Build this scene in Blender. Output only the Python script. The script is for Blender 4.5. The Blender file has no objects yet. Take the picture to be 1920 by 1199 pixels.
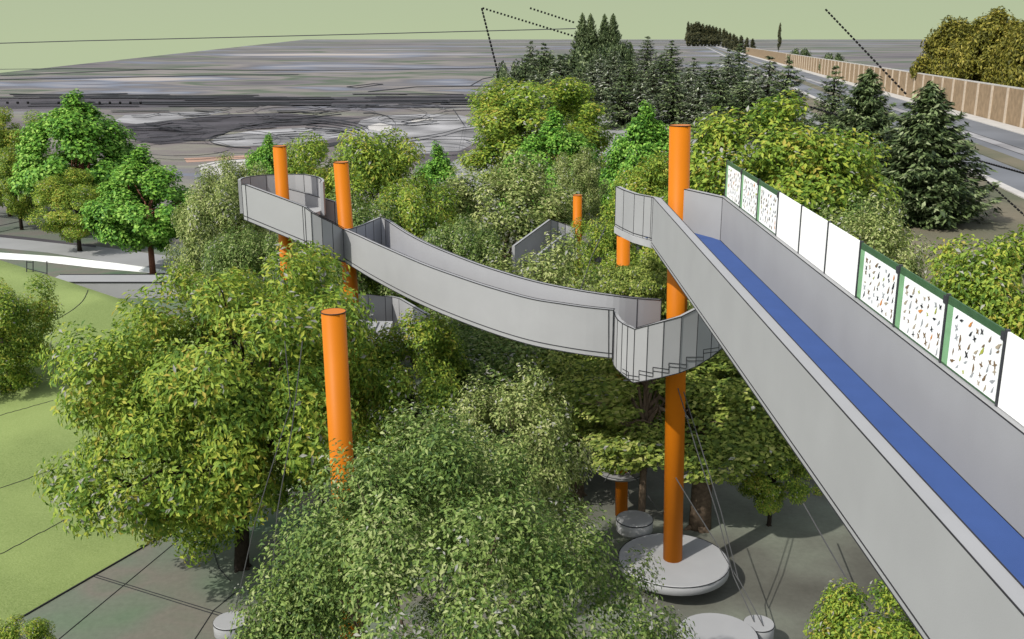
import bpy, math, random
import numpy as np
from mathutils import Vector

random.seed(7)
SC = bpy.context.scene
C = SC.collection
F = 1901.0                      # focal length in photo pixels
PITCH = math.atan(527.0 / F)
CP, SP = math.cos(PITCH), math.sin(PITCH)
H = 14.0

# ------------------------------------------------------------------ measuring helpers
def ray(px, py):
    u = (px - 960.0) / F
    v = (599.5 - py) / F
    return Vector((u, CP + v * SP, -SP + v * CP))
def aty(px, py, Y):
    r = ray(px, py); k = Y / r.y
    return Vector((r.x * k, Y, H + r.z * k))
def atz(px, py, z=0.0):
    r = ray(px, py); k = (z - H) / r.z
    return Vector((r.x * k, r.y * k, z))
def depth(Y, z):
    return Y * CP + (H - z) * SP

# ------------------------------------------------------------------ tagging helpers
def tag(o, label=None, cat=None, group=None, kind=None):
    if label: o['label'] = label
    if cat: o['category'] = cat
    if group: o['group'] = group
    if kind: o['kind'] = kind
    return o
def empty(name, loc=(0, 0, 0), label=None, cat=None, group=None):
    o = bpy.data.objects.new(name, None); C.objects.link(o)
    o.empty_display_size = 0.2
    o.location = loc
    return tag(o, label, cat, group)
def copy_tree(o, parent=None):
    c = o.copy(); C.objects.link(c)
    if parent: c.parent = parent
    for ch in list(o.children): copy_tree(ch, c)
    return c

class MB:
    def __init__(s): s.v = []; s.f = []; s.m = []
    def add(s, vs, fs, mi=0):
        b = len(s.v); s.v += [tuple(p) for p in vs]
        for f in fs: s.f.append([b + i for i in f]); s.m.append(mi)
    def box(s, a, b, mi=0):
        x0, y0, z0 = a; x1, y1, z1 = b
        s.add([(x0,y0,z0),(x1,y0,z0),(x1,y1,z0),(x0,y1,z0),(x0,y0,z1),(x1,y0,z1),(x1,y1,z1),(x0,y1,z1)],
              [(3,2,1,0),(4,5,6,7),(0,1,5,4),(1,2,6,5),(2,3,7,6),(3,0,4,7)], mi)
    def tube(s, pts, r0, r1=None, n=6, mi=0, cap=True):
        pts = [Vector(p) for p in pts]
        r1 = r0 if r1 is None else r1
        N = len(pts); vs = []; prev = None
        for i, p in enumerate(pts):
            t = (pts[min(i+1, N-1)] - pts[max(i-1, 0)])
            if t.length < 1e-9: t = Vector((0,0,1))
            t.normalize()
            ref = Vector((0,0,1)) if abs(t.z) < .9 else Vector((0,1,0))
            a = t.cross(ref).normalized(); b = t.cross(a).normalized()
            r = r0 + (r1 - r0) * i / max(1, N-1)
            for k in range(n):
                an = 2*math.pi*(k+.5)/n
                vs.append(p + a*math.cos(an)*r + b*math.sin(an)*r)
        fs = []
        for i in range(N-1):
            for k in range(n):
                k2 = (k+1) % n
                fs.append((i*n+k, i*n+k2, (i+1)*n+k2, (i+1)*n+k))
        if cap:
            fs.append(tuple(range(n))[::-1]); fs.append(tuple((N-1)*n + k for k in range(n)))
        s.add(vs, fs, mi)
    def wall(s, st, t, mi=0):
        """st: list of (x,y,ztop,zbot); thickness t to the right-hand side of travel"""
        n = len(st); P = [Vector((a[0], a[1], 0)) for a in st]; off = []
        for i in range(n):
            ds = []
            if i > 0: ds.append((P[i]-P[i-1]).normalized())
            if i < n-1: ds.append((P[i+1]-P[i]).normalized())
            d = sum(ds, Vector((0,0,0))); d.normalize()
            nn = Vector((d.y, -d.x, 0))
            k = 1.0 / max(.4, nn.dot(Vector((ds[0].y, -ds[0].x, 0))))
            off.append(nn*t*k)
        vs = []
        for i in range(n):
            a, zt, zb = P[i], st[i][2], st[i][3]; o = P[i] + off[i]
            vs += [(a.x,a.y,zt),(o.x,o.y,zt),(o.x,o.y,zb),(a.x,a.y,zb)]
        fs = []
        for i in range(n-1):
            b = i*4; c = b+4
            for k in range(4):
                k2 = (k+1) % 4
                fs.append((b+k, c+k, c+k2, b+k2))
        fs.append((0,1,2,3)); e = (n-1)*4; fs.append((e+3,e+2,e+1,e))
        s.add(vs, fs, mi)
        return off
    def build(s, name, mats, parent=None, smooth=False):
        me = bpy.data.meshes.new(name)
        me.from_pydata(s.v, [], s.f)
        mats = mats if isinstance(mats, (list, tuple)) else [mats]
        for m in mats: me.materials.append(m)
        me.polygons.foreach_set('material_index', s.m)
        if smooth: me.polygons.foreach_set('use_smooth', [True]*len(s.f))
        me.update()
        import bmesh
        bm = bmesh.new(); bm.from_mesh(me); bmesh.ops.recalc_face_normals(bm, faces=bm.faces); bm.to_mesh(me); bm.free()
        o = bpy.data.objects.new(name, me); C.objects.link(o)
        if parent: o.parent = parent
        return o

# ------------------------------------------------------------------ materials
def mat(name, col, rough=.7, spec=.3, var=.06, vscale=3.0, bump=0.0, bscale=40.0):
    m = bpy.data.materials.new(name); m.use_nodes = True
    nt = m.node_tree; b = nt.nodes['Principled BSDF']
    b.inputs['Roughness'].default_value = rough
    b.inputs['Specular IOR Level'].default_value = spec
    tc = nt.nodes.new('ShaderNodeTexCoord'); ns = nt.nodes.new('ShaderNodeTexNoise')
    ns.inputs['Scale'].default_value = vscale; ns.inputs['Detail'].default_value = 6
    nt.links.new(tc.outputs['Object'], ns.inputs['Vector'])
    rp = nt.nodes.new('ShaderNodeValToRGB')
    rp.color_ramp.elements[0].position = .3; rp.color_ramp.elements[1].position = .7
    rp.color_ramp.elements[0].color = [c*(1-var) for c in col] + [1]
    rp.color_ramp.elements[1].color = [min(1, c*(1+var)) for c in col] + [1]
    nt.links.new(ns.outputs['Fac'], rp.inputs['Fac'])
    nt.links.new(rp.outputs['Color'], b.inputs['Base Color'])
    if bump:
        n2 = nt.nodes.new('ShaderNodeTexNoise'); n2.inputs['Scale'].default_value = bscale; n2.inputs['Detail'].default_value = 5
        nt.links.new(tc.outputs['Object'], n2.inputs['Vector'])
        bp = nt.nodes.new('ShaderNodeBump'); bp.inputs['Strength'].default_value = bump; bp.inputs['Distance'].default_value = .02
        nt.links.new(n2.outputs['Fac'], bp.inputs['Height']); nt.links.new(bp.outputs['Normal'], b.inputs['Normal'])
    return m

def leafmat(name, cols, trans=.3, rough=.55, nscale=.6):
    """cols: list of (pos, colour); per-leaf random colour plus a slow hue drift through the crown"""
    m = bpy.data.materials.new(name); m.use_nodes = True
    nt = m.node_tree; b = nt.nodes['Principled BSDF']; out = nt.nodes['Material Output']
    b.inputs['Roughness'].default_value = rough; b.inputs['Specular IOR Level'].default_value = .25
    g = nt.nodes.new('ShaderNodeNewGeometry'); tc = nt.nodes.new('ShaderNodeTexCoord')
    ns = nt.nodes.new('ShaderNodeTexNoise'); ns.inputs['Scale'].default_value = nscale; ns.inputs['Detail'].default_value = 3
    nt.links.new(tc.outputs['Object'], ns.inputs['Vector'])
    mx = nt.nodes.new('ShaderNodeMath'); mx.operation = 'MULTIPLY_ADD'
    mx.inputs[1].default_value = 1.0; 
    sub = nt.nodes.new('ShaderNodeMath'); sub.operation = 'SUBTRACT'; sub.inputs[1].default_value = .5
    nt.links.new(ns.outputs['Fac'], sub.inputs[0])
    nt.links.new(sub.outputs[0], mx.inputs[0]); nt.links.new(g.outputs['Random Per Island'], mx.inputs[2])
    rp = nt.nodes.new('ShaderNodeValToRGB'); cr = rp.color_ramp
    while len(cr.elements) > 1: cr.elements.remove(cr.elements[-1])
    cr.elements[0].position = cols[0][0]; cr.elements[0].color = list(cols[0][1]) + [1]
    for p, c in cols[1:]:
        e = cr.elements.new(p); e.color = list(c) + [1]
    nt.links.new(mx.outputs[0], rp.inputs['Fac'])
    nt.links.new(rp.outputs['Color'], b.inputs['Base Color'])
    tr = nt.nodes.new('ShaderNodeBsdfTranslucent'); nt.links.new(rp.outputs['Color'], tr.inputs['Color'])
    ms = nt.nodes.new('ShaderNodeMixShader'); ms.inputs['Fac'].default_value = trans
    nt.links.new(b.outputs[0], ms.inputs[1]); nt.links.new(tr.outputs[0], ms.inputs[2])
    nt.links.new(ms.outputs[0], out.inputs['Surface'])
    return m

M = {}
M['wall'] = mat('pale_grey_render', (.285,.285,.286), .75, .25, .035, 1.3, .10, 60)
M['wall2'] = mat('warm_grey_render', (.29,.29,.29), .75, .25, .035, 1.3, .10, 60)
M['slab'] = mat('slab_concrete', (.32,.32,.32), .8, .2, .06, 2, .1, 50)
M['line'] = mat('dark_joint', (.028,.028,.03), .8, .1, .1)
M['blue'] = mat('blue_rubber', (.042,.083,.235), .75, .2, .05, 2.0, .15, 120)
M['orange'] = mat('orange_paint', (.445,.128,.003), .5, .15, .03, 1.5, .03, 20)
M['white'] = mat('white_board', (.80,.80,.775), .6, .3, .02, 2)
M['paper'] = mat('poster_paper', (.80,.81,.80), .55, .3, .02, 2)
M['dgreen'] = mat('poster_dark_green', (.04,.095,.04), .6, .3, .15, 4)
M['lgreen'] = mat('poster_light_green', (.18,.35,.18), .6, .3, .12, 6)
M['post'] = mat('charcoal_metal', (.035,.036,.04), .5, .4, .1)
M['bark'] = mat('dark_bark', (.035,.027,.02), .9, .1, .4, 8, .6, 14)
M['bark2'] = mat('grey_brown_bark', (.11,.08,.055), .9, .1, .35, 8, .6, 14)
M['bark3'] = mat('red_brown_bark', (.17,.075,.05), .9, .1, .3, 8, .5, 14)
M['wallpanel'] = mat('brown_precast', (.25,.178,.108), .85, .15, .18, .9, .3, 8)
M['wallpost'] = mat('pale_precast', (.42,.35,.27), .85, .15, .1, 2)
M['road'] = mat('asphalt', (.135,.14,.15), .85, .2, .25, .06, .1, 6)
M['kerb'] = mat('pale_kerb', (.42,.40,.37), .85, .2, .1, .5)
M['concrete'] = mat('paving_concrete', (.25,.25,.247), .85, .2, .06, .5)
M['rope'] = mat('grey_cable', (.06,.06,.06), .6, .3, .1)
M['black'] = mat('black_marker', (.008,.008,.008), .8, .1, .05)
M['whitepath'] = mat('white_gravel', (.80,.80,.77), .9, .1, .06, .8)
M['palepave'] = mat('pale_paving', (.235,.23,.23), .9, .1, .55, .11)
M['darkpave'] = mat('dark_paving', (.06,.055,.06), .9, .1, .4, .09)
M['terra'] = mat('terracotta_paving', (.36,.23,.17), .9, .1, .15, .2)
M['bird_black'] = mat('bird_black', (.02,.02,.022), .6, .2)
M['bird_brown'] = mat('bird_brown', (.17,.11,.06), .6, .2)
M['bird_tan'] = mat('bird_tan', (.36,.30,.22), .6, .2)
M['bird_grey'] = mat('bird_grey', (.30,.31,.32), .6, .2)
M['bird_orange'] = mat('bird_orange', (.55,.22,.05), .6, .2)
M['bird_olive'] = mat('bird_olive', (.34,.36,.06), .6, .2)

M['leafA'] = leafmat('yellow_green_leaves', [(0,(0.073,0.152,0.020)),(.35,(0.183,0.287,0.037)),(.7,(0.317,0.415,0.055)),(.95,(0.43,0.46,0.065)),(1,(0.42,0.36,0.065))], .40)
M['leafB'] = leafmat('bright_green_leaves', [(0,(.05,.15,.02)),(.45,(.14,.32,.038)),(.85,(.26,.46,.065)),(1,(.36,.54,.11))], .33)
M['leafC'] = leafmat('olive_leaves', [(0,(0.085,0.134,0.030)),(.4,(0.207,0.268,0.067)),(.75,(0.366,0.421,0.134)),(1,(0.512,0.525,0.244))], .36)
M['leafC2'] = leafmat('mid_green_leaves', [(0,(.045,.095,.020)),(.4,(.135,.215,.045)),(.78,(.25,.335,.085)),(1,(.38,.42,.18))], .36)
M['leafD'] = leafmat('maple_leaves', [(0,(0.067,0.116,0.018)),(.4,(0.171,0.238,0.037)),(.8,(0.342,0.403,0.073)),(1,(0.464,0.476,0.146))], .38)
M['fringe'] = leafmat('pale_dry_twigs', [(0,(.24,.24,.21)),(.6,(.33,.33,.29)),(1,(.40,.39,.33))], .3)
M['needle'] = leafmat('dark_needles', [(0,(.018,.032,.012)),(.5,(.065,.10,.032)),(.85,(.16,.21,.08)),(1,(.27,.31,.16))], .15)
M['needle2'] = leafmat('grey_green_needles', [(0,(.025,.038,.015)),(.5,(.085,.12,.05)),(.85,(.22,.25,.14)),(1,(.46,.47,.40))], .15)
M['willow'] = leafmat('ochre_green_leaves', [(0,(.06,.065,.010)),(.45,(.145,.145,.020)),(.85,(.27,.245,.035)),(1,(.40,.33,.07))], .3)
M['cypress'] = leafmat('cypress_leaves', [(0,(.03,.04,.02)),(.5,(.07,.075,.035)),(1,(.13,.12,.05))], .15)

def grassmat(name, c0, c1, c2, s1=.25, s2=18):
    m = bpy.data.materials.new(name); m.use_nodes = True
    nt = m.node_tree; b = nt.nodes['Principled BSDF']; b.inputs['Roughness'].default_value = .9; b.inputs['Specular IOR Level'].default_value = .1
    tc = nt.nodes.new('ShaderNodeTexCoord')
    a = nt.nodes.new('ShaderNodeTexNoise'); a.inputs['Scale'].default_value = s1; a.inputs['Detail'].default_value = 4
    d = nt.nodes.new('ShaderNodeTexNoise'); d.inputs['Scale'].default_value = s2; d.inputs['Detail'].default_value = 6; d.inputs['Roughness'].default_value = .7
    for n in (a, d): nt.links.new(tc.outputs['Object'], n.inputs['Vector'])
    r1 = nt.nodes.new('ShaderNodeValToRGB'); r1.color_ramp.elements[0].position = .35; r1.color_ramp.elements[1].position = .65
    r1.color_ramp.elements[0].color = list(c0)+[1]; r1.color_ramp.elements[1].color = list(c1)+[1]
    r2 = nt.nodes.new('ShaderNodeValToRGB'); r2.color_ramp.elements[0].position = .35; r2.color_ramp.elements[1].position = .68
    r2.color_ramp.elements[0].color = (.0,.0,.0,1); r2.color_ramp.elements[1].color = (1,1,1,1)
    mx = nt.nodes.new('ShaderNodeMix'); mx.data_type = 'RGBA'
    nt.links.new(a.outputs['Fac'], r1.inputs['Fac']); nt.links.new(d.outputs['Fac'], r2.inputs['Fac'])
    ml = nt.nodes.new('ShaderNodeMath'); ml.operation = 'MULTIPLY'; ml.inputs[1].default_value = .5
    nt.links.new(r2.outputs['Color'], ml.inputs[0]); nt.links.new(ml.outputs[0], mx.inputs['Factor'])
    nt.links.new(r1.outputs['Color'], mx.inputs['A']); mx.inputs['B'].default_value = list(c2)+[1]
    nt.links.new(mx.outputs['Result'], b.inputs['Base Color'])
    bp = nt.nodes.new('ShaderNodeBump'); bp.inputs['Strength'].default_value = .4; bp.inputs['Distance'].default_value = .04
    nt.links.new(d.outputs['Fac'], bp.inputs['Height']); nt.links.new(bp.outputs['Normal'], b.inputs['Normal'])
    return m
M['lawn'] = grassmat('lawn_grass', (.12,.165,.048), (.19,.245,.078), (.29,.34,.135))
M['verge'] = grassmat('dry_verge', (.085,.09,.055), (.17,.14,.10), (.13,.13,.09), .09, 3)
M['hillm'] = grassmat('hill_scrub', (.13,.13,.12), (.26,.26,.25), (.34,.34,.33), .12, 1.2)

def groundmat():
    m = bpy.data.materials.new('ground_earth'); m.use_nodes = True
    nt = m.node_tree; L = nt.links.new
    b = nt.nodes['Principled BSDF']; b.inputs['Roughness'].default_value = .95; b.inputs['Specular IOR Level'].default_value = .08
    tc = nt.nodes.new('ShaderNodeTexCoord')
    def noise(scale, detail, rough=.5, sx=1, sy=1, off=0):
        mp = nt.nodes.new('ShaderNodeMapping'); mp.inputs['Scale'].default_value = (sx, sy, 1); mp.inputs['Location'].default_value = (off, off*.7, 0)
        n = nt.nodes.new('ShaderNodeTexNoise'); n.inputs['Scale'].default_value = scale; n.inputs['Detail'].default_value = detail; n.inputs['Roughness'].default_value = rough
        L(tc.outputs['Object'], mp.inputs['Vector']); L(mp.outputs[0], n.inputs['Vector']); return n
    def ramp(n, cols):
        r = nt.nodes.new('ShaderNodeValToRGB'); cr = r.color_ramp
        cr.elements[0].position = cols[0][0]; cr.elements[0].color = list(cols[0][1])+[1]
        cr.elements[1].position = cols[-1][0]; cr.elements[1].color = list(cols[-1][1])+[1]
        for p, c in cols[1:-1]:
            e = cr.elements.new(p); e.color = list(c)+[1]
        L(n.outputs['Fac'], r.inputs['Fac']); return r
    # near: soft mottled earth, greens and brown greys
    near = ramp(noise(.30, 2.5, .45), [(.30,(.055,.10,.06)),(.42,(.115,.15,.10)),(.52,(.13,.145,.11)),(.60,(.15,.14,.115)),(.72,(.10,.135,.09))])
    # far: the stretched bands of fields, roofs, tracks and water
    far = ramp(noise(.022, 5, .6, .55, 1.0, 31), [(.34,(.055,.05,.055)),(.44,(.10,.09,.092)),(.50,(.15,.13,.125)),(.55,(.20,.195,.15)),(.60,(.15,.14,.14)),(.64,(.13,.16,.22)),(.69,(.42,.38,.35))])
    # very far: bands that widen with distance, as big estates and fields do
    sp = nt.nodes.new('ShaderNodeSeparateXYZ'); L(tc.outputs['Object'], sp.inputs[0])
    lg = nt.nodes.new('ShaderNodeMath'); lg.operation = 'LOGARITHM'; lg.inputs[1].default_value = 2.718; L(sp.outputs['Y'], lg.inputs[0])
    ly = nt.nodes.new('ShaderNodeMath'); ly.operation = 'MULTIPLY'; ly.inputs[1].default_value = 4.6; L(lg.outputs[0], ly.inputs[0])
    xd = nt.nodes.new('ShaderNodeMath'); xd.operation = 'DIVIDE'; L(sp.outputs['X'], xd.inputs[0]); L(sp.outputs['Y'], xd.inputs[1])
    xm = nt.nodes.new('ShaderNodeMath'); xm.operation = 'MULTIPLY'; xm.inputs[1].default_value = 3.6; L(xd.outputs[0], xm.inputs[0])
    cb_ = nt.nodes.new('ShaderNodeCombineXYZ'); L(xm.outputs[0], cb_.inputs['X']); L(ly.outputs[0], cb_.inputs['Y'])
    nf = nt.nodes.new('ShaderNodeTexNoise'); nf.inputs['Scale'].default_value = 1.0; nf.inputs['Detail'].default_value = 3.5; nf.inputs['Roughness'].default_value = .55; L(cb_.outputs[0], nf.inputs['Vector'])
    far2 = ramp(nf, [(.32,(.085,.08,.085)),(.42,(.15,.135,.135)),(.47,(.075,.10,.065)),(.51,(.20,.18,.165)),(.56,(.12,.115,.12)),(.60,(.15,.165,.20)),(.67,(.34,.30,.27))])
    sep = nt.nodes.new('ShaderNodeSeparateXYZ'); L(tc.outputs['Object'], sep.inputs[0])
    def rng(a, c):
        r = nt.nodes.new('ShaderNodeMapRange'); r.inputs['From Min'].default_value = a; r.inputs['From Max'].default_value = c
        L(sep.outputs['Y'], r.inputs['Value']); return r
    m1 = nt.nodes.new('ShaderNodeMix'); m1.data_type = 'RGBA'; L(rng(60, 100).outputs[0], m1.inputs['Factor'])
    dk = ramp(noise(.22, 3, .5, 1, 1, 9), [(.35,(.075,.072,.060)),(.50,(.115,.115,.095)),(.66,(.17,.185,.145))])
    m0 = nt.nodes.new('ShaderNodeMix'); m0.data_type = 'RGBA'
    r0_ = nt.nodes.new('ShaderNodeMapRange'); r0_.inputs['From Min'].default_value = -3; r0_.inputs['From Max'].default_value = 3; L(sep.outputs['X'], r0_.inputs['Value'])
    L(r0_.outputs[0], m0.inputs['Factor']); L(near.outputs[0], m0.inputs['A']); L(dk.outputs[0], m0.inputs['B'])
    L(m0.outputs['Result'], m1.inputs['A']); L(far.outputs[0], m1.inputs['B'])
    m2 = nt.nodes.new('ShaderNodeMix'); m2.data_type = 'RGBA'; L(rng(150, 300).outputs[0], m2.inputs['Factor'])
    L(m1.outputs['Result'], m2.inputs['A']); L(far2.outputs[0], m2.inputs['B'])
    fine = noise(6, 6, .7)
    mul = nt.nodes.new('ShaderNodeMix'); mul.data_type = 'RGBA'; mul.blend_type = 'MULTIPLY'; mul.inputs['Factor'].default_value = .35
    fr = ramp(fine, [(.3,(.65,.65,.65)),(.7,(1.25,1.25,1.25))])
    L(m2.outputs['Result'], mul.inputs['A']); L(fr.outputs[0], mul.inputs['B'])
    L(mul.outputs['Result'], b.inputs['Base Color'])
    return m
M['ground'] = groundmat()

# ------------------------------------------------------------------ world, sun, camera
SUN = Vector((-.66, -.60, .84)).normalized()
el = math.asin(SUN.z); az = math.atan2(SUN.x, SUN.y)
EXPO = .70
w = bpy.data.worlds.new('World'); SC.world = w; w.use_nodes = True
nt = w.node_tree; bg = nt.nodes['Background']; L = nt.links.new
sky = nt.nodes.new('ShaderNodeTexSky'); sky.sky_type = 'NISHITA'; sky.sun_disc = False
sky.sun_elevation = el; sky.sun_rotation = az
bg.inputs['Strength'].default_value = .15
tc = nt.nodes.new('ShaderNodeTexCoord'); sx = nt.nodes.new('ShaderNodeSeparateXYZ'); L(tc.outputs['Generated'], sx.inputs[0])
# the sage haze band that lies along the horizon, then open sky above it
hz = nt.nodes.new('ShaderNodeValToRGB'); S = 2**-EXPO/.15
hz.color_ramp.elements[0].position = .0; hz.color_ramp.elements[0].color = (.47,.545,.345,1)
hz.color_ramp.elements[1].position = .06; hz.color_ramp.elements[1].color = (.445,.515,.345,1)
L(sx.outputs['Z'], hz.inputs['Fac'])
sc = nt.nodes.new('ShaderNodeVectorMath'); sc.operation = 'SCALE'; sc.inputs['Scale'].default_value = S; L(hz.outputs['Color'], sc.inputs[0])
mr = nt.nodes.new('ShaderNodeMapRange'); mr.inputs['From Min'].default_value = .10; mr.inputs['From Max'].default_value = .22; L(sx.outputs['Z'], mr.inputs['Value'])
mx = nt.nodes.new('ShaderNodeMix'); mx.data_type = 'RGBA'; L(mr.outputs[0], mx.inputs['Factor']); L(sc.outputs[0], mx.inputs['A']); hs = nt.nodes.new('ShaderNodeHueSaturation'); hs.inputs['Saturation'].default_value = .35; L(sky.outputs[0], hs.inputs['Color']); L(hs.outputs[0], mx.inputs['B'])
L(mx.outputs['Result'], bg.inputs['Color'])

sl = bpy.data.lights.new('Sun', 'SUN'); sl.energy = 2.75; sl.angle = math.radians(.5); sl.color = (1, .965, .90)
so = bpy.data.objects.new('Sun', sl); C.objects.link(so); so.rotation_euler = SUN.to_track_quat('Z', 'Y').to_euler()
cd = bpy.data.cameras.new('Camera'); cam = bpy.data.objects.new('Camera', cd); C.objects.link(cam); SC.camera = cam
cd.sensor_width = 36; cd.lens = F/1920*36; cd.clip_end = 20000; cd.clip_start = .1
cam.location = (0, 0, H); cam.rotation_euler = (math.pi/2 - PITCH, 0, 0)
SC.view_settings.view_transform = 'Standard'; SC.view_settings.look = 'None'
SC.view_settings.exposure = EXPO; SC.view_settings.gamma = 1; SC.view_settings.use_curve_mapping = False

# ------------------------------------------------------------------ ground, hills, roads
e0 = atz(0, 137); e1 = atz(330, 101)
dl = (e1 - e0).normalized()
FAR = 15000.0
k = (FAR - e0.y) / dl.y
mb = MB()
pl = [(-60,-60),(-60,60),(e0.x-(e0.y-60)*.55,150),(e0.x-dl.x*120, e0.y-dl.y*120),(e0.x+dl.x*k, FAR),(14000,FAR),(14000,-60)]
mb.add([(x,y,0) for x, y in pl], [tuple(range(len(pl)))[::-1]])
tag(mb.build('ground', M['ground']), kind='structure')

# road corridor: everything runs along RD
hr = ray(1290, 72.4); RD = Vector((hr.x/hr.y, 1, 0)).normalized(); RN = Vector((RD.y, -RD.x, 0))
def road_off(px, py): return atz(px, py).dot(RN)
def strip(name, o0, o1, z, m, t0=30, t1=2500, thick=0, kind='structure'):
    mb = MB(); n = 24; vs = []
    for i in range(n+1):
        t = t0 + (t1-t0)*(i/n)**2
        for o in (o0, o1):
            p = RD*t + RN*o; vs.append((p.x, p.y, z))
    fs = [(2*i, 2*i+1, 2*i+3, 2*i+2) for i in range(n)]
    mb.add(vs, fs)
    if thick:
        b = len(vs); mb.add([(x,y,z-thick) for x,y,z in vs], [])
        for i in range(n):
            mb.f.append([2*i, 2*i+2, b+2*i+2, b+2*i]); mb.m.append(0)
            mb.f.append([2*i+1, b+2*i+1, b+2*i+3, 2*i+3]); mb.m.append(0)
    o = mb.build(name, m); tag(o, kind=kind); return o
oW = road_off(1920, 243); oK = road_off(1920, 254); oA = road_off(1920, 302); oB = road_off(1920, 322); oC = road_off(1920, 364); oD = road_off(1920, 374)
strip('footpath', oK, oW, .13, M['kerb'], thick=.13)
strip('road', oA, oK-.02, .008, M['road'])
strip('median_grass', oB, oA-.3, .10, M['verge'], thick=.1)
strip('road', oC, oB-.02, .008, M['road'])
strip('kerb', oD, oC-.02, .12, M['kerb'], thick=.12)
strip('verge', oD-30, oD-.02, .02, M['verge'], 45, 260)
for o_, nm in ((oK-(oK-oA)*.62, 'lane_line'), (oK-(oK-oA)*.82, 'lane_line')):
    strip(nm, o_-.12, o_+.12, .016, M['line'], 60, 1500)
strip('lane_line', oK-(oK-oA)*.72-1.2, oK-(oK-oA)*.72+1.2, .013, M['palepave'], 60, 1500)

# sound wall with piers
wl = empty('boundary_wall', (RD*180 + RN*oW), 'long brown precast panel wall with pale piers along the far side of the road', 'wall')
def wchild(mbx, name, m):
    o = mbx.build(name, m); o.parent = wl; o.matrix_parent_inverse.identity(); o.location = -wl.location; return o
WH = 6.0
a = RD*120 + RN*(oW+.15); b = RD*1000 + RN*(oW+.15)
mb = MB(); mb.wall([(a.x,a.y,WH,0),(b.x,b.y,WH,0)], .25); wchild(mb, 'wall_panel', M['wallpanel'])
mb = MB(); mb.wall([(a.x-.0,a.y,WH+.22,WH+.002),(b.x,b.y,WH+.22,WH+.002)], .45); wchild(mb, 'coping', M['kerb'])
t = 122.0; pm = None
while t < 600:
    p = RD*t + RN*(oW-.12)
    mbp = MB(); q = p - RD*.28; r = p + RD*.28
    mbp.wall([(q.x,q.y,WH-.02,0),(r.x,r.y,WH-.02,0)], .27); wchild(mbp, 'pier', M['wallpost'])
    t += 9.2

# conifer hill
HX, HY = 30.0, 185.0
def hill_z(x, y):
    dx = (x-HX-(y-HY)*.17)/26.0; dy = (y-HY)/95.0
    r = dx*dx + dy*dy
    return 5.0*max(0, 1-r)**.8
mb = MB(); nx, ny = 26, 30; vs = []
for j in range(ny+1):
    for i in range(nx+1):
        y = HY-95+190*j/ny; x = HX+(y-HY)*.17-26+52*i/nx
        vs.append((x, y, hill_z(x,y)+.012))
mb.add(vs, [(j*(nx+1)+i, j*(nx+1)+i+1, (j+1)*(nx+1)+i+1, (j+1)*(nx+1)+i) for j in range(ny) for i in range(nx)])
tag(mb.build('hill', M['hillm'], smooth=True), kind='structure')

# grass bank at the left
front = [atz(-260, 1330), atz(0, 1181), atz(180, 1077), atz(400, 950), atz(560, 862)]
crest = [aty(-260, 430, 63), aty(0, 489, 55), aty(120, 527, 50), aty(240, 567, 45.5), aty(420, 640, 39)]
def berm_row(i0, t):
    return front[i0].lerp(crest[i0], t)
mb = MB(); rows = []; NT = 14; NS = 40
def sample(pts, s):
    s *= len(pts)-1; i = min(int(s), len(pts)-2); return pts[i].lerp(pts[i+1], s-i)
for j in range(NS+1):
    s = j/NS; a = sample(front, s); b = sample(crest, s); row = []
    for i in range(NT+1):
        t_ = i/NT; p = a.lerp(b, t_); p.z = b.z*math.sin(t_*math.pi/2)**1.05 + .03; row.append(p)
    d = (b-a); d.z = 0; d.normalize()
    for dd, zz in ((2, .75), (5, .25), (8, -.02)):
        q = b + d*dd; q.z = b.z*zz; row.append(q)
    rows.append(row)
W_ = len(rows[0])
mb.add([p for r in rows for p in r], [(j*W_+i, (j+1)*W_+i, (j+1)*W_+i+1, j*W_+i+1) for j in range(NS) for i in range(W_-1)])
lawn = mb.build('lawn', M['lawn'], smooth=True); tag(lawn, kind='structure')
# dark edging lines along and across the bank
def drape(px0, py0, px1, py1, n=14, curve=0):
    out = []
    for i in range(n+1):
        t_ = i/n; px = px0+(px1-px0)*t_ + curve*math.sin(t_*math.pi); py = py0+(py1-py0)*t_
        best = None
        r_ = ray(px, py)
        # march the sight line down to the bank
        k_ = 10.0
        while k_ < 90:
            p = Vector((r_.x*k_, r_.y*k_, H+r_.z*k_))
            z = lawn_z(p.x, p.y)
            if p.z <= z: best = Vector((p.x, p.y, z+.004)); break
            k_ += .05
        if best: out.append(best)
    return out
from mathutils.bvhtree import BVHTree
bvh = BVHTree.FromPolygons([tuple(v.co) for v in lawn.data.vertices], [tuple(p.vertices) for p in lawn.data.polygons])
def lawn_z(x, y):
    h = bvh.ray_cast(Vector((x,y,60)), Vector((0,0,-1)))
    return h[0].z if h[0] else 0.0
mb = MB()
for args in ((0,917,125,873), (0,1041,128,973), (0,780,100,752), (-60,640,0,620)):
    pts = drape(*args)
    if len(pts) > 1: mb.tube(pts, .014, n=4)
pts = drape(100,603,165,545, curve=14)
if len(pts) > 1: mb.tube(pts, .02, n=4)
pts = [atz(p[0], p[1], .02) for p in ((-20,1192),(0,1181),(180,1077),(400,950),(470,912))]; mb.tube(pts, .022, n=4)
mb.build('edging', M['line'], lawn)
# marked lines on the bare ground
mb = MB()
for a, b in (((110,1199),(410,950)), ((165,1078),(412,1155)), ((172,1076),(420,1152))):
    mb.tube([atz(*a, .008), atz(*b, .008)], .011, n=4)
cc = atz(450, 1035, .008)
mb.tube([atz(425,945,.008), atz(405,985,.008), atz(399,1030,.008), atz(410,1065,.008), atz(432,1090,.008)], .011, n=4)
mb.tube([atz(440,1112,.008), atz(400,1145,.008), atz(365,1199,.008)], .011, n=4)
tag(mb.build('ground_markings', M['line']), kind='structure')

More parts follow.
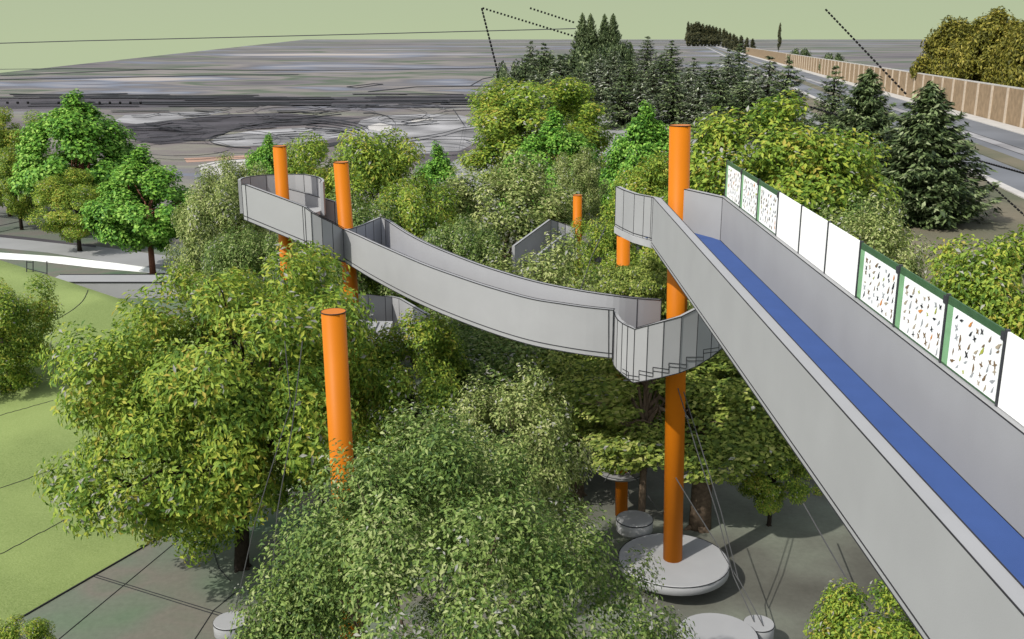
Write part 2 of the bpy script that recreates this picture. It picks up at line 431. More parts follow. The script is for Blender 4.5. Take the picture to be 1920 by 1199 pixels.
# far paths, paved shapes and edge lines on the plain at the left
def poly(name, pts, z, m):
    mb = MB(); P = [atz(x, y, z) for x, y in pts]; mb.add(P, [tuple(range(len(P)))]); tag(mb.build(name, m), kind='structure')
poly('path', [(-40,472),(0,474),(120,482),(220,494),(300,505),(322,512),(290,513),(180,503),(60,489),(-40,484)], .02, M['whitepath'])
poly('paving', [(-40,436),(60,447),(180,462),(300,478),(420,492),(420,514),(325,511),(200,492),(90,474),(-40,462)], .010, M['concrete'])
poly('track', [(-40,436),(60,446),(180,460),(180,464),(60,451),(-40,441)], .022, M['darkpave'])
poly('paving', [(212,228),(235,216),(330,211),(410,208),(420,211),(350,222),(255,233)], .02, M['palepave'])
poly('paving', [(392,267),(410,256),(470,246),(560,240),(640,240),(690,232),(688,240),(640,258),(560,270),(440,275)], .02, M['palepave'])
poly('paving', [(668,238),(676,226),(700,220),(730,216),(800,214),(860,216),(900,225),(905,262),(860,284),(760,292),(680,285),(640,268),(655,252)], .026, M['palepave'])
poly('paving', [(690,236),(712,231),(735,236),(733,243),(710,246),(692,243)], .034, M['kerb'])
poly('paving', [(770,224),(812,221),(812,226),(772,230)], .034, M['kerb'])
poly('paving', [(345,297),(420,294),(520,288),(520,293),(420,301),(350,305)], .02, M['terra'])
poly('paving', [(372,310),(410,302),(520,295),(560,300),(470,318),(380,335)], .014, M['kerb'])
poly('field', [(-60,186),(200,186),(500,184),(760,180),(950,176),(950,190),(700,196),(400,200),(200,203),(-60,206)], .012, M['darkpave'])
poly('field', [(240,236),(420,215),(520,212),(680,222),(560,236),(440,244),(390,262),(300,272),(245,262)], .012, M['darkpave'])
random.seed(3)
mb = MB()
def gline(pts, wpx=1.7, z=.05):
    """a dark surfaced track edge as a narrow ribbon on the ground"""
    P = [atz(x, y, z) for x, y in pts]
    up = [atz(x, y-wpx/2, z) for x, y in pts]; dn = [atz(x, y+wpx/2, z) for x, y in pts]
    n = len(P); mb.add(up+dn, [(i, i+1, n+i+1, n+i) for i in range(n-1)])
def arc(cx, cy, rx, ry, a0, a1, n=22):
    return [(cx+rx*math.cos(math.radians(a0+(a1-a0)*i/n)), cy+ry*math.sin(math.radians(a0+(a1-a0)*i/n))) for i in range(n+1)]
for k_ in range(5):
    gline(arc(520, 246+k_*3.2, 172-k_*5, 28-k_*2, -70, 95), 1.5, .05+k_*.004)
gline(arc(690, 236, 52, 24, -100, 70), 1.5, .08)
gline(arc(470, 262, 78, 15, 90, 230), 1.5, .084)
gline([(392,262),(440,242),(520,226),(640,214)], 1.3, .088)
gline([(0,142),(300,130),(600,133),(950,127)], 1.1, .092)
gline([(-60,150),(200,146),(420,141),(560,140)], 1.3, .096)
gline([(-60,131),(120,129),(300,130)], 1.1, .1)
gline([(650,163),(700,157),(718,158),(668,165),(650,163)], 1.0, .104)
gline([(690,172),(780,163),(940,161)], 1.3, .108)
gline([(880,162),(905,148),(945,140)], 1.2, .112)
for i in range(46):
    y = 176 + random.random()*26; x = random.uniform(-40, 900); ln = random.uniform(60, 300)
    gline([(x,y),(x+ln*.5,y+random.uniform(-1,1)),(x+ln,y+random.uniform(-2,1))], random.uniform(.9,1.7), .116+i*.003)
for i in range(40):
    y = 203 + random.random()*60; x = random.uniform(160, 640); ln = random.uniform(30, 120)
    gline([(x,y),(x+ln*.5,y+random.uniform(-2,2)),(x+ln,y-random.uniform(0,6))], random.uniform(.8,1.5), .26+i*.003)
for i in range(18):
    y = random.uniform(206, 286); x = random.uniform(250, 900); a_ = random.uniform(40, 110)
    gline(arc(x, y, a_, a_*random.uniform(.10,.2), random.uniform(0,360), random.uniform(400,560), 16), random.uniform(.8,1.3), .5+i*.003)
gline([(860,285),(870,235),(850,205)], 2.2, .40); gline([(760,262),(830,250),(865,240),(905,236)], 1.4, .404); gline([(870,262),(905,275),(935,290)], 1.6, .408)
gline([(820,228),(770,232),(752,229),(800,222),(858,222)], 1.3, .412)
gline([(365,316),(430,300),(500,296)], 1.4, .416)
gline([(-20,428),(40,415),(90,398),(200,375)], 1.4, .42); gline([(-20,398),(60,405)], 1.4, .424)
tag(mb.build('track_edges', M['line']), kind='structure')

# low concrete walkway wall behind the bank
wk = empty('low_wall', aty(330, 545, 55), 'long low grey concrete walkway wall behind the grass bank and big front tree', 'wall')
def child_at(mbx, name, m, root, smooth=False):
    o = mbx.build(name, m, smooth=smooth); o.parent = root; o.location = -Vector(root.location); return o
p0 = aty(85, 530, 55); p1 = aty(745, 530, 55)
mb = MB(); mb.wall([(p0.x,55,p0.z,-.3),(p1.x,55,p1.z,-.3)], -1.9); child_at(mb, 'wall', M['wall'], wk)
mb = MB()
for y_, dz in ((54.99, 0), (56.9, .0)):
    mb.tube([(p0.x,y_,p0.z+.01),(p1.x,y_,p1.z+.01)], .04, n=4)
child_at(mb, 'edge_trim', M['line'], wk)
# little rail at its left end
rl = empty('guard_rail', aty(70, 515, 52), 'small thin dark three post rail at left end of the low wall', 'railing')
mb = MB()
for px in (50, 62, 88):
    mb.tube([aty(px, 520, 52), aty(px, 490, 52)], .03, n=5)
child_at(mb, 'post', M['post'], rl)
mb = MB(); mb.tube([aty(50,504,52), aty(88,513,52)], .025, n=5); mb.tube([aty(50,492,52), aty(62,493,52)], .025, n=5); child_at(mb, 'rail', M['post'], rl)

# ------------------------------------------------------------------ orange posts
def post(top, bot_px, wpx, Y, label, zb=0.0):
    """top: photo pixel of the top's centre; bot_px: a second pixel on the axis lower down"""
    a = aty(top[0], top[1], Y); b = aty(bot_px[0], bot_px[1], Y)
    d = (b-a); d /= -d.z
    base = a + d*(a.z - zb)
    r = wpx/2*depth(Y, a.z)/F
    root = empty('support_post', base, label, 'post', 'orange posts of the canopy walkway')
    mb = MB(); n = 32
    mb.tube([base-base, (a-base)], r, n=n)
    o = mb.build('shaft', M['orange'], root)
    for p in o.data.polygons: p.use_smooth = len(p.vertices) == 4
    mb = MB(); vs = []
    for k_ in range(n):
        an = 2*math.pi*(k_+.5)/n; vs.append(((a-base).x+math.cos(an)*(r+.006), (a-base).y+math.sin(an)*(r+.006), (a-base).z-.004))
    mb.tube(vs+[vs[0]], .011, n=4); mb.build('rim', M['line'], o)
    return root, a, base, r
P1 = post((1275,235), (1262,1000), 40, 24.2, 'tall orange post rising through the spiral stair beside the blue decked bridge')
P2 = post((625,584), (636,780), 46, 18.3, 'thick orange post standing free in front of the big yellow green tree')
P3 = post((639,304), (648,420), 28, 31.2, 'orange post at the left end of the curved bridge')
P4 = post((524,274), (536,470), 25, 31.1, 'orange post inside the round end of the far left walkway')
P5 = post((1083,366), (1082,480), 17, 47, 'short looking distant orange post beside the dark walkway in the trees')
P6 = post((1169,441), (1165,960), 25, 28.2, 'orange post under the upper landing with a round dish halfway down')

# ------------------------------------------------------------------ bridges
VP = ray(927, 35); RDIR = Vector((VP.x/VP.y, 1, VP.z/VP.y))
def along(p, Y): return p + RDIR*(Y - p.y)
def on_wall(px, py, st, push=.008):
    """where the sight line meets the face of a wall (front-most segment)"""
    r_ = ray(px, py); best = None
    for i in range(len(st)-1):
        ax, ay = st[i][0], st[i][1]; bx, by = st[i+1][0], st[i+1][1]
        dx, dy = bx-ax, by-ay; den = r_.x*dy - r_.y*dx
        if abs(den) < 1e-9: continue
        k_ = (ax*dy - ay*dx)/den; hx, hy = r_.x*k_, r_.y*k_
        u_ = ((hx-ax)*dx+(hy-ay)*dy)/(dx*dx+dy*dy)
        if k_ > 0 and -.02 <= u_ <= 1.02 and (best is None or k_ < best): best = k_
    if best is None: return None
    k_ = best - push
    return Vector((r_.x*k_, r_.y*k_, H+r_.z*k_))
def face_line(pts, st):
    out = []
    for (x0,y0),(x1,y1) in zip(pts, pts[1:]):
        for i in range(6):
            p = on_wall(x0+(x1-x0)*i/6, y0+(y1-y0)*i/6, st)
            if p: out.append(p)
    return out
def walltrim(name, root, lines, w, m='line'):
    mb = MB()
    for l in lines: mb.tube(l, w, n=4)
    return child_at(mb, name, M[m], root)

# 1. straight blue decked bridge running past the viewer
Ls = aty(1225, 371, 22.6); Rs = aty(1355, 371, 22.6)
hw = .97
br = empty('footbridge', (4.0, 12, 9.4), 'straight grey footbridge with blue deck running towards the viewer at right', 'footbridge')
yn = -3.0
Ln = along(Ls, yn); Rn = along(Rs, yn)
th = .17
mb = MB(); mb.wall([(Ls.x,Ls.y,Ls.z,Ls.z-hw-.12),(Ln.x,Ln.y,Ln.z,Ln.z-hw-.12)], -th); child_at(mb, 'parapet', M['wall'], br)
RC = aty(1280, 354.5, 24.02)
mb = MB(); mb.wall([(RC.x,RC.y,RC.z,RC.z-hw-.1),(Rs.x,Rs.y,Rs.z,Rs.z-hw-.12),(Rn.x,Rn.y,Rn.z,Rn.z-hw-.12)], -th); child_at(mb, 'parapet', M['wall'], br)
# landing parapet that curls away to the left
lp = [(1155,350,24.9),(1170,357,24.4),(1190,364,23.6),(1208,367.5,23.1),(1222,370,22.75)]
LP = [aty(*q) for q in lp] + [Ls.copy()]
mb = MB(); mb.wall([(p.x,p.y,p.z,p.z-hw-.02) for p in LP], -.12); child_at(mb, 'landing_parapet', M['wall'], br)
mb = MB(); dz = hw+.0
fl = [(p.x-.02,p.y-.02,p.z-dz-.02) for p in LP]; inner = [(RC.x-.1,RC.y+.2,RC.z-dz-.02)]
far = aty(1168,400,25.5); 
ring = fl + [(Rs.x+.1,Rs.y,Rs.z-dz-.03),(RC.x+.1,RC.y+.1,RC.z-dz-.03),(far.x,far.y,fl[0][2])]
n = len(ring); mb.add([(x,y,z-.001) for x,y,z in ring]+[(x,y,z-.16) for x,y,z in ring], [tuple(range(n)), tuple(range(n,2*n))[::-1]]+[(i,(i+1)%n,n+(i+1)%n,n+i) for i in range(n)])
child_at(mb, 'landing_slab', M['slab'], br)
# deck
mb = MB(); zf = hw
A = (Ls.x+th+.01, 23.0); 
def dk(p, dx, y, dz_): q = along(p, y); return (q.x+dx, y, q.z-dz_)
mb.add([dk(Ls,th-.01,22.9,zf), dk(Rs,.02,22.9,zf), dk(Rs,.02,yn,zf), dk(Ls,th-.01,yn,zf),
        dk(Ls,th-.01,22.9,zf+.1), dk(Rs,.02,22.9,zf+.1), dk(Rs,.02,yn,zf+.1), dk(Ls,th-.01,yn,zf+.1)],
       [(0,1,2,3),(7,6,5,4),(0,4,5,1),(1,5,6,2),(2,6,7,3),(3,7,4,0)])
mb.add([dk(Ls,th-.3,22.85,zf-.003),dk(Rs,.02,22.85,zf-.003),(RC.x+.02,RC.y,RC.z-zf-.003),(RC.x-.45,RC.y-.3,RC.z-zf-.003)], [(0,1,2,3)])
child_at(mb, 'deck', M['blue'], br)
tw = .0075
walltrim('edge_trim', br, [[Ls+Vector((0,0,.002)), Ln+Vector((0,0,.002))], [Ls+Vector((th,0,.002)), Ln+Vector((th,0,.002))],
    [Ls-Vector((.002,0,hw+.12)), Ln-Vector((.002,0,hw+.12))],[Ls-Vector((.004,0,hw+.05)), Ln-Vector((.004,0,hw+.05))],
    [Rs+Vector((0,0,.002)), Rn+Vector((0,0,.002))],[Rs+Vector((th,0,.002)), Rn+Vector((th,0,.002))],
    [dk(Rs,0,22.6,zf-.004), dk(Rs,0,yn,zf-.004)]], tw)
walltrim('joint_line', br, [[RC, Rs], [Rs, Rs-Vector((0,0,hw))], [RC, RC-Vector((0,0,hw))]] + [[p, p-Vector((0,0,hw+.02))] for p in LP] + [LP]
    + [[p-Vector((0,0,hw-.04)) for p in LP], [p-Vector((0,0,hw+.02)) for p in LP]], .011)

# 2. poster boards and blank boards on the bridge parapet
px_posts = [1360,1388,1419,1456,1498,1547,1606,1677,1764,1870,2006]
ph = .80
BX = Vector((.09, 0, 0))
kinds = ['p','p','p','w','w','w','p','p','p','w']
labs = ['farthest green framed poster of small birds at the end of the parapet',
        'second green framed bird poster from the far end of the parapet',
        'green framed bird poster just before the far blank white boards',
        'blank white board right after the three far bird posters',
        'middle one of three blank white boards on the parapet',
        'blank white board just before the near green framed bird posters',
        'green framed bird poster next to the third blank board',
        'green framed bird poster between two other near posters with black birds at its lower right',
        'nearest and largest green framed bird poster with a yellow bird',
        'nearest blank white board at the right edge of the view']
def ypost(px):
    lo, hi = 3.0, 40.0
    for _ in range(50):
        m_ = (lo+hi)/2; p = along(Rs, m_)+BX
        if 960 + F*p.x/depth(m_, p.z) > px: lo = m_
        else: hi = m_
    return lo
rb = random.Random(11)
def bird(mb, o, ux, uz, s, ang, mi, nrm):
    """a small bird picture: body, head, beak, wing and tail outline lying on the poster"""
    sh = [(-1.25,.10),(-.75,.16),(-.35,.36),(.1,.40),(.42,.34),(.60,.50),(.82,.46),(.92,.34),(1.2,.24),(.9,.20),(.74,.02),(.45,-.22),(.05,-.34),(-.4,-.22),(-.8,-.06),(-1.3,-.12)]
    if rb.random() < .45: sh = [(-1.3,.02),(-.5,.12),(-.35,.85),(-.1,.95),(.2,.18),(.55,.22),(.9,.06),(.6,-.08),(.2,-.12),(.0,-.75),(-.25,-.65),(-.4,-.1)]
    ca, sa = math.cos(ang), math.sin(ang)
    if rb.random() < .5: sh = [(-x, y) for x, y in sh]
    P = [o + ux*(s*(x*ca-y*sa)) + uz*(s*(x*sa+y*ca)) for x, y in sh]
    c = sum(P, Vector((0,0,0)))/len(P); n = len(P)
    mb.add([c]+P, [(0, 1+i, 1+(i+1)%n) for i in range(n)], mi)
for i, kd in enumerate(kinds):
    y0 = ypost(px_posts[i]); y1 = ypost(px_posts[i+1])
    a = along(Rs, y0)+BX; b = along(Rs, y1)+BX; up = Vector((0,0,1))
    root = empty('poster_board' if kd == 'p' else 'blank_board', a.lerp(b,.5), labs[i], 'poster board' if kd == 'p' else 'board', 'boards along the bridge parapet')
    ux = (b-a).normalized(); Lg = (b-a).length; nr = Vector((-1,0,0))
    def q(s, h, d=0): return a + (b-a)*s + up*(h*ph+.012) + nr*d
    def slab(s0,h0,s1,h1,d0,d1,name,m):
        mb = MB(); V = [q(s0,h0,d1),q(s1,h0,d1),q(s1,h1,d1),q(s0,h1,d1),q(s0,h0,d0),q(s1,h0,d0),q(s1,h1,d0),q(s0,h1,d0)]
        mb.add(V, [(0,1,2,3),(7,6,5,4),(0,4,5,1),(1,5,6,2),(2,6,7,3),(3,7,4,0)]); return child_at(mb, name, m, root)
    gs = .030/Lg
    if kd == 'w':
        slab(gs,0,1-gs,1,-.012,.012,'panel',M['white'])
    else:
        slab(gs,0,1-gs,1,-.012,.010,'panel',M['dgreen'])
        slab(gs+.004,.03,.135,.885,.0102,.0135,'side_band',M['lgreen'])
        sheet = slab(.135+.001,.03,1-gs-.008,.89,.0102,.0145,'sheet',M['paper'])
        mb = MB(); cols = 7; rws = 6
        for r_ in range(rws):
            for c_ in range(cols):
                if rb.random() < .08: continue
                s_ = .16 + .82*( (c_+.5+rb.uniform(-.28,.28))/cols ); h_ = .05+.80*((r_+.5+rb.uniform(-.25,.25))/rws)
                s_ = min(max(s_, .22), .93); h_ = min(max(h_, .10), .80)
                mi = rb.choices(range(6), [2.6,3,2,2.4,.7,.5])[0]
                bird(mb, q(s_,h_,.0155+ .0002*(c_+r_*7)), ux, up, rb.uniform(.034,.06), rb.uniform(.3,1.5), mi, nr)
        child_at(mb, 'bird_pictures', [M['bird_black'],M['bird_brown'],M['bird_tan'],M['bird_grey'],M['bird_orange'],M['bird_olive']], root)
        bo = root.children[-1] if root.children[-1].name.startswith('bird') else [c for c in root.children if c.name.startswith('bird')][0]
        bo.parent = sheet; bo.location = (0, 0, 0)
    mb = MB(); p = a + nr*.0
    mb.box((p.x-.022,p.y-.018,p.z+.004),(p.x+.022,p.y+.018,p.z+ph+.03)); child_at(mb, 'upright', M['post'], root)
    if kd == 'p':
        mb = MB(); e = q(.97,.93,.014); mb.box((e.x-.012,e.y-.035,e.z-.05),(e.x+.004,e.y+.035,e.z+.04)); child_at(mb, 'clamp', M['post'], root)

def smooth_pts(P, k=4):
    out = []
    for i in range(len(P)-1):
        p0 = P[max(i-1,0)]; p1 = P[i]; p2 = P[i+1]; p3 = P[min(i+2,len(P)-1)]
        for j in range(k):
            t = j/k
            out.append(tuple(.5*(2*b+(c-a)*t+(2*a-5*b+4*c-d)*t*t+(3*b-a-3*c+d)*t**3) for a,b,c,d in zip(p0,p1,p2,p3)))
    out.append(tuple(P[-1])); return out
# 3. curved lower bridge
near = [(1150,582,672,23.0),(1100,577,666,23.1),(1050,570,658,23.3),(1000,562,648,23.6),(950,549,634,24.1),(900,534,617,24.8),(850,517,598,25.5),(800,499,577,26.4),(750,478,553,27.5),(700,456,526,28.9),(670,442,508,29.8),(643,430,491,30.5)]
st = []
for px, pt, pb, Y in near:
    a = aty(px, pt, Y); b = aty(px, pb, Y); st.append((a.x, Y, a.z, b.z))
st = smooth_pts(st)
cb = empty('footbridge', (-1, 26, 6.8), 'curved grey footbridge crossing the tree tops from the spiral stair to the left', 'footbridge')
mb = MB(); mb.wall(st, .13); child_at(mb, 'parapet', M['wall'], cb)
farp = [(1240,563,24.6),(1195,560,24.4),(1150,555,24.3),(1100,548,24.55),(1050,539,24.95),(1000,528,25.5),(950,514,26.1),(900,498,26.8),(850,479,27.9),(800,458,29.3),(760,437,30.7),(722,412,32.5)]
sf = []
for px, pt, Y in farp:
    a = aty(px, pt, Y); sf.append((a.x, Y, a.z, a.z-1.1))
sf = smooth_pts(sf)
mb = MB(); mb.wall(sf, .13); child_at(mb, 'parapet', M['wall'], cb)
mb = MB(); m_ = 12; fa = []
for i in range(len(st)):
    a = st[i]; s_ = i/(len(st)-1)*(len(sf)-2)+1; j = min(int(s_), len(sf)-2); f_ = s_-j
    b = [sf[j][k_]*(1-f_)+sf[j+1][k_]*f_ for k_ in range(3)]
    fa.append((Vector((a[0],a[1]+.03,a[3]+.10)), Vector((b[0],b[1]+.06,a[3]+.10))))
vs = []
for a, b in fa: vs += [a, b, b-Vector((0,0,.12)), a-Vector((0,0,.12))]
mb.add(vs, [(4*i+k_, 4*i+4+k_, 4*i+4+(k_+1)%4, 4*i+(k_+1)%4) for i in range(len(fa)-1) for k_ in range(4)])
child_at(mb, 'deck', M['blue'], cb)
T = lambda st, z0, k: [Vector((s[0], s[1]-.004, (s[2] if k == 't' else s[3])+z0)) for s in st]
walltrim('edge_trim', cb, [T(st,.002,'t'), T(st,.002,'b'), T(st,.115,'b'), [p+Vector((.05,.12,0)) for p in T(st,.002,'t')], T(sf,.002,'t'), [p+Vector((.04,.12,0)) for p in T(sf,.002,'t')]], .012)
walltrim('joint_line', cb, [[Vector((s[0],s[1]-.003,s[2])),Vector((s[0],s[1]-.003,s[3]))] for s in (st[0], st[-1], sf[4], sf[0])], .011)
e = aty(1141,581,23.0); walltrim('joint_line', cb, [[e, aty(1141,670,23.0)]], .011)
# return at the far left of the curved bridge, round the post
rt = [aty(652,431,30.75), aty(668,427,31.3), aty(685,421,31.8), aty(700,414,32.2), aty(714,408,32.55), aty(722,412,32.5)]
mb = MB(); mb.wall([(p.x,p.y,p.z,p.z-1.1) for p in rt], -.10); child_at(mb, 'end_parapet', M['wall'], cb)
walltrim('edge_trim', cb, [rt]+[[p, p-Vector((0,0,1.1))] for p in rt[1:]], .011)

# 4. spiral stair round the tall post
ss = empty('spiral_stair', (P1[2].x, 24.2, 6), 'grey spiral stair wrapped round the tall orange post below the straight bridge', 'stair')
so_ = [(1150,582,672,23.05),(1160,583,681,23.35),(1153,592,684,23.0),(1158,600,692,22.75),(1167,607,700,22.55),(1177,612,708,22.4),(1190,618,718,22.3),(1215,611,714,22.15),(1245,603,708,22.1),(1278,594,700,22.2),(1310,578,688,22.45),(1338,566,671,22.9),(1360,552,653,23.4),(1374,530,630,24.1),(1372,505,602,24.9),(1350,480,575,25.6),(1310,455,552,25.9)]
s4 = []
for px, pt, pb, Y in so_[:1]+so_[2:]:
    a = aty(px, pt, Y); b = aty(px, pb, Y); s4.append((a.x, Y, a.z, b.z))
mb = MB(); mb.wall(s4, -.10); child_at(mb, 'parapet', M['wall2'], ss)
walltrim('edge_trim', ss, [T(s4,.002,'t'), T(s4,.002,'b'), [p+Vector((.02,.1,0)) for p in T(s4,.002,'t')]], .012)
walltrim('joint_line', ss, [[Vector((s[0],s[1]-.003,s[2])),Vector((s[0],s[1]-.003,s[3]))] for s in s4[1:]], .011)
# stepped line of the treads drawn by their ends through the stringer
zig = [(1167,692),(1178,698),(1178,704),(1198,707),(1198,695),(1224,700),(1224,689),(1254,693),(1254,681),(1287,684),(1287,670),(1319,670),(1319,656),(1348,652),(1348,640)]
Yz = lambda px: np.interp(px, [1150,1167,1190,1215,1245,1278,1310,1338,1360],[23.0,22.55,22.3,22.15,22.1,22.2,22.45,22.9,23.4])-.006
walltrim('tread_ends', ss, [face_line([(x,y+o_) for x,y in zig], s4) for o_ in (0,7)], .009)
# treads
cx, cy = P1[2].x, 24.2
for i in range(10):
    a0 = math.radians(-170+i*20); a1 = a0+math.radians(21); z = 6.45+i*.165
    mb = MB(); r0, r1 = .32, 1.25
    V = [(cx+r*math.cos(an), cy+r*math.sin(an), zz) for zz in (z, z-.16) for r, an in ((r0,a0),(r1,a0),(r1,a1),(r0,a1))]
    V = [(x, max(y, 22.42 if x < cx+1 else y), zz) for x, y, zz in V]
    mb.add(V, [(0,1,2,3),(7,6,5,4),(0,4,5,1),(1,5,6,2),(2,6,7,3),(3,7,4,0)])
    child_at(mb, 'tread', M['blue'], ss)

# 5. left stair and ramp to the round end
ls = empty('footbridge', (-6, 30, 7), 'short stepped grey walkway climbing left from the curved bridge to its round end', 'footbridge')
l5 = [(453,346,412,30.6),(460,347,415,30.2),(567,387,459,29.5),(571,389,462,29.45),(583,398,470,29.4),(603,409,478,29.5),(623,418,485,29.9),(643,430,492,30.5)]
s5 = []
for px, pt, pb, Y in l5:
    a = aty(px, pt, Y); b = aty(px, pb, Y); s5.append((a.x, Y, a.z, b.z))
mb = MB(); mb.wall(s5[:4], -.11); child_at(mb, 'parapet', M['wall'], ls)
mb = MB(); mb.wall(s5[3:], -.11); child_at(mb, 'stair_parapet', M['wall2'], ls)
l5b = [(538,354,32.0),(584,366,31.8),(627,379,31.5)]
q5 = [aty(*q) for q in l5b]
mb = MB(); mb.wall([(p.x,p.y,p.z,p.z-1.05) for p in q5], -.14); child_at(mb, 'parapet', M['wall'], ls)
walltrim('edge_trim', ls, [T(s5,.002,'t'), [p+Vector((.02,.11,0)) for p in T(s5,.002,'t')], T(s5,.002,'b'), T(s5[:4],.12,'b'), q5, [p+Vector((0,.13,0)) for p in q5], [q5[-1], q5[-1]-Vector((0,0,1.05))]], .013)
walltrim('joint_line', ls, [[Vector((s[0],s[1]-.003,s[2])),Vector((s[0],s[1]-.003,s[3]))] for s in s5], .012)
zz5 = [(570,452),(582,452),(582,462),(600,464),(600,472),(620,474),(620,481),(642,480)]
Y5 = lambda px: float(np.interp(px,[567,583,603,623,643],[29.5,29.4,29.5,29.9,30.5]))-.006
walltrim('tread_ends', ls, [face_line([(x,y+o_) for x,y in zz5], s5) for o_ in (0,7)], .010)
mb = MB(); dk5 = [(s5[0][0]+.1,s5[0][1]+.1,s5[0][3]+.12),(s5[2][0],s5[2][1]+.05,s5[2][3]+.12),(s5[6][0],s5[6][1]+.05,s5[6][3]+.12),(q5[2].x+.4,q5[2].y,s5[6][3]+.12),(q5[2].x,q5[2].y,q5[2].z-1.12),(q5[0].x,q5[0].y,q5[0].z-1.12)]
mb.add([dk5[0],dk5[1],dk5[4],dk5[5],dk5[2],dk5[3]], [(0,1,2,3),(1,4,5,2)])
mb.add([(x,y,z-.1) for x,y,z in (dk5[0],dk5[1],dk5[4],dk5[5],dk5[2],dk5[3])], [(3,2,1,0),(2,5,4,1)])
child_at(mb, 'deck', M['slab'], ls)
# round end
rc = aty(527.5, 338, 31.15); rr = 1.21
rnd = []
for i in range(15):
    an = math.radians(197 - i*(203/14)); rnd.append(Vector((rc.x+rr*math.cos(an), 31.15+rr*.93*math.sin(an), 9.85-.10*max(0,i-9)/5)))
re_ = empty('round_landing', (rc.x, 31.15, 8.7), 'round grey walled end of the far left walkway with a dark inside face', 'landing')
mb = MB(); mb.wall([(p.x,p.y,p.z,p.z-1.02) for p in rnd], -.09); child_at(mb, 'parapet', M['wall'], re_)
walltrim('edge_trim', re_, [rnd, [p-Vector((0,0,1.02)) for p in rnd]], .013)
walltrim('joint_line', re_, [[p, p-Vector((0,0,1.02))] for p in rnd[1::2]], .011)
mb = MB(); n = 28; ringp = [(rc.x+(rr-.02)*math.cos(2*math.pi*i/n), 31.15+(rr-.02)*.93*math.sin(2*math.pi*i/n)) for i in range(n)]
mb.add([(x,y,8.88) for x,y in ringp]+[(x,y,8.76) for x,y in ringp], [tuple(range(n)), tuple(range(n,2*n))[::-1]]+[(i,(i+1)%n,n+(i+1)%n,n+i) for i in range(n)])
child_at(mb, 'deck', M['slab'], re_)

# 6. walkway deeper in the trees and the low walkway below the curved bridge
dw = empty('footbridge', aty(1030,460,45), 'dark grey bit of walkway showing between trees beside the distant post', 'footbridge')
d6 = [aty(965,462,40.5), aty(1033,412,46.0), aty(1046,416,46.3), aty(1060,421,46.4), aty(1078,428,46.3)]
mb = MB(); mb.wall([(p.x,p.y,p.z,p.z-1.15) for p in d6], -.12); child_at(mb, 'parapet', M['wall'], dw)
d7 = [aty(1005,478,40.0), aty(1052,440,44.2), aty(1080,448,44.6)]
mb = MB(); mb.wall([(p.x,p.y,p.z,p.z-1.15) for p in d7], .12); child_at(mb, 'parapet', M['wall'], dw)
walltrim('edge_trim', dw, [d6, d7]+[[p,p-Vector((0,0,1.15))] for p in d6[1:]], .016)
mb = MB(); mb.add([d6[0]-Vector((0,0,1.1)), d6[1]-Vector((0,0,1.1)), d7[1]-Vector((0,0,1.1)), d7[0]-Vector((0,0,1.1))], [(0,1,2,3)])
mb.add([d6[0]-Vector((0,0,1.16)), d6[1]-Vector((0,0,1.16)), d7[1]-Vector((0,0,1.16)), d7[0]-Vector((0,0,1.16))], [(3,2,1,0)]); child_at(mb, 'deck', M['slab'], dw)
lw = empty('stair', aty(740,620,37), 'shaded grey lower walkway and steps under the left part of the curved bridge', 'stair')
w6 = [aty(640,548,35.5), aty(690,552,36.8), aty(722,556,37.6), aty(735,557,37.8), aty(748,560,37.6), aty(800,590,34.5)]
mb = MB(); mb.wall([(p.x,p.y,p.z,p.z-1.35) for p in w6], -.12); child_at(mb, 'parapet', M['wall'], lw)
walltrim('edge_trim', lw, [w6]+[[p,p-Vector((0,0,1.35))] for p in w6[1:]], .014)
mb = MB()
for i in range(5):
    p = aty(655+i*14, 622+i*1, 34.6+i*.2); mb.box((p.x,p.y,p.z-.5),(p.x+.34,p.y+1.4,p.z+i*.02))
child_at(mb, 'tread', M['slab'], lw)
mb = MB(); fl6 = [w6[0]-Vector((0,0,1.3)), w6[3]-Vector((0,0,1.3)), w6[5]-Vector((0,0,1.3)), aty(640,640,33)]
mb.add(fl6+[p-Vector((0,0,.15)) for p in fl6], [(0,1,2,3),(7,6,5,4),(0,4,5,1),(1,5,6,2),(2,6,7,3),(3,7,4,0)]); child_at(mb, 'deck', M['slab'], lw)

# ------------------------------------------------------------------ round play platforms, dishes, cables
def lathe(mb, prof, n=40, ctr=(0,0,0), mi=0, tilt=None):
    vs = []
    for r, z in prof:
        for k_ in range(n):
            an = 2*math.pi*k_/n; v = Vector((r*math.cos(an), r*math.sin(an), z))
            if tilt: v.rotate(tilt)
            vs.append(v+Vector(ctr))
    fs = [(i*n+k_, i*n+(k_+1)%n, (i+1)*n+(k_+1)%n, (i+1)*n+k_) for i in range(len(prof)-1) for k_ in range(n)]
    mb.add(vs, fs, mi)
def flat_smooth(o):
    for p in o.data.polygons: p.use_smooth = abs(p.normal.z) < .6
pc = aty(1263,1046,24.2)
rp_ = empty('round_platform', (pc.x,24.2,0), 'large round grey platform at the foot of the tall orange post', 'platform')
mb = MB(); lathe(mb, [(0,.72),(1.42,.72),(1.46,.69),(1.46,.47),(1.36,.42),(0,.40)]); flat_smooth(child_at(mb, 'disc', M['wall2'], rp_))
for o in rp_.children: o.location = (0,0,0)
mb = MB(); lathe(mb, [(.5,.40),(.4,.1),(.55,0),(0,0)], 24); o = mb.build('foot', M['slab'], rp_)
mb = MB(); mb.tube([(1.462*math.cos(2*math.pi*k_/40),1.462*math.sin(2*math.pi*k_/40),.7) for k_ in range(41)], .012, n=4); mb.build('rim', M['line'], rp_)
dc = aty(1164,880,28.2)
ds = empty('round_dish', (dc.x,28.2,dc.z-.1), 'shallow round grey dish fixed halfway down the post under the landing', 'dish')
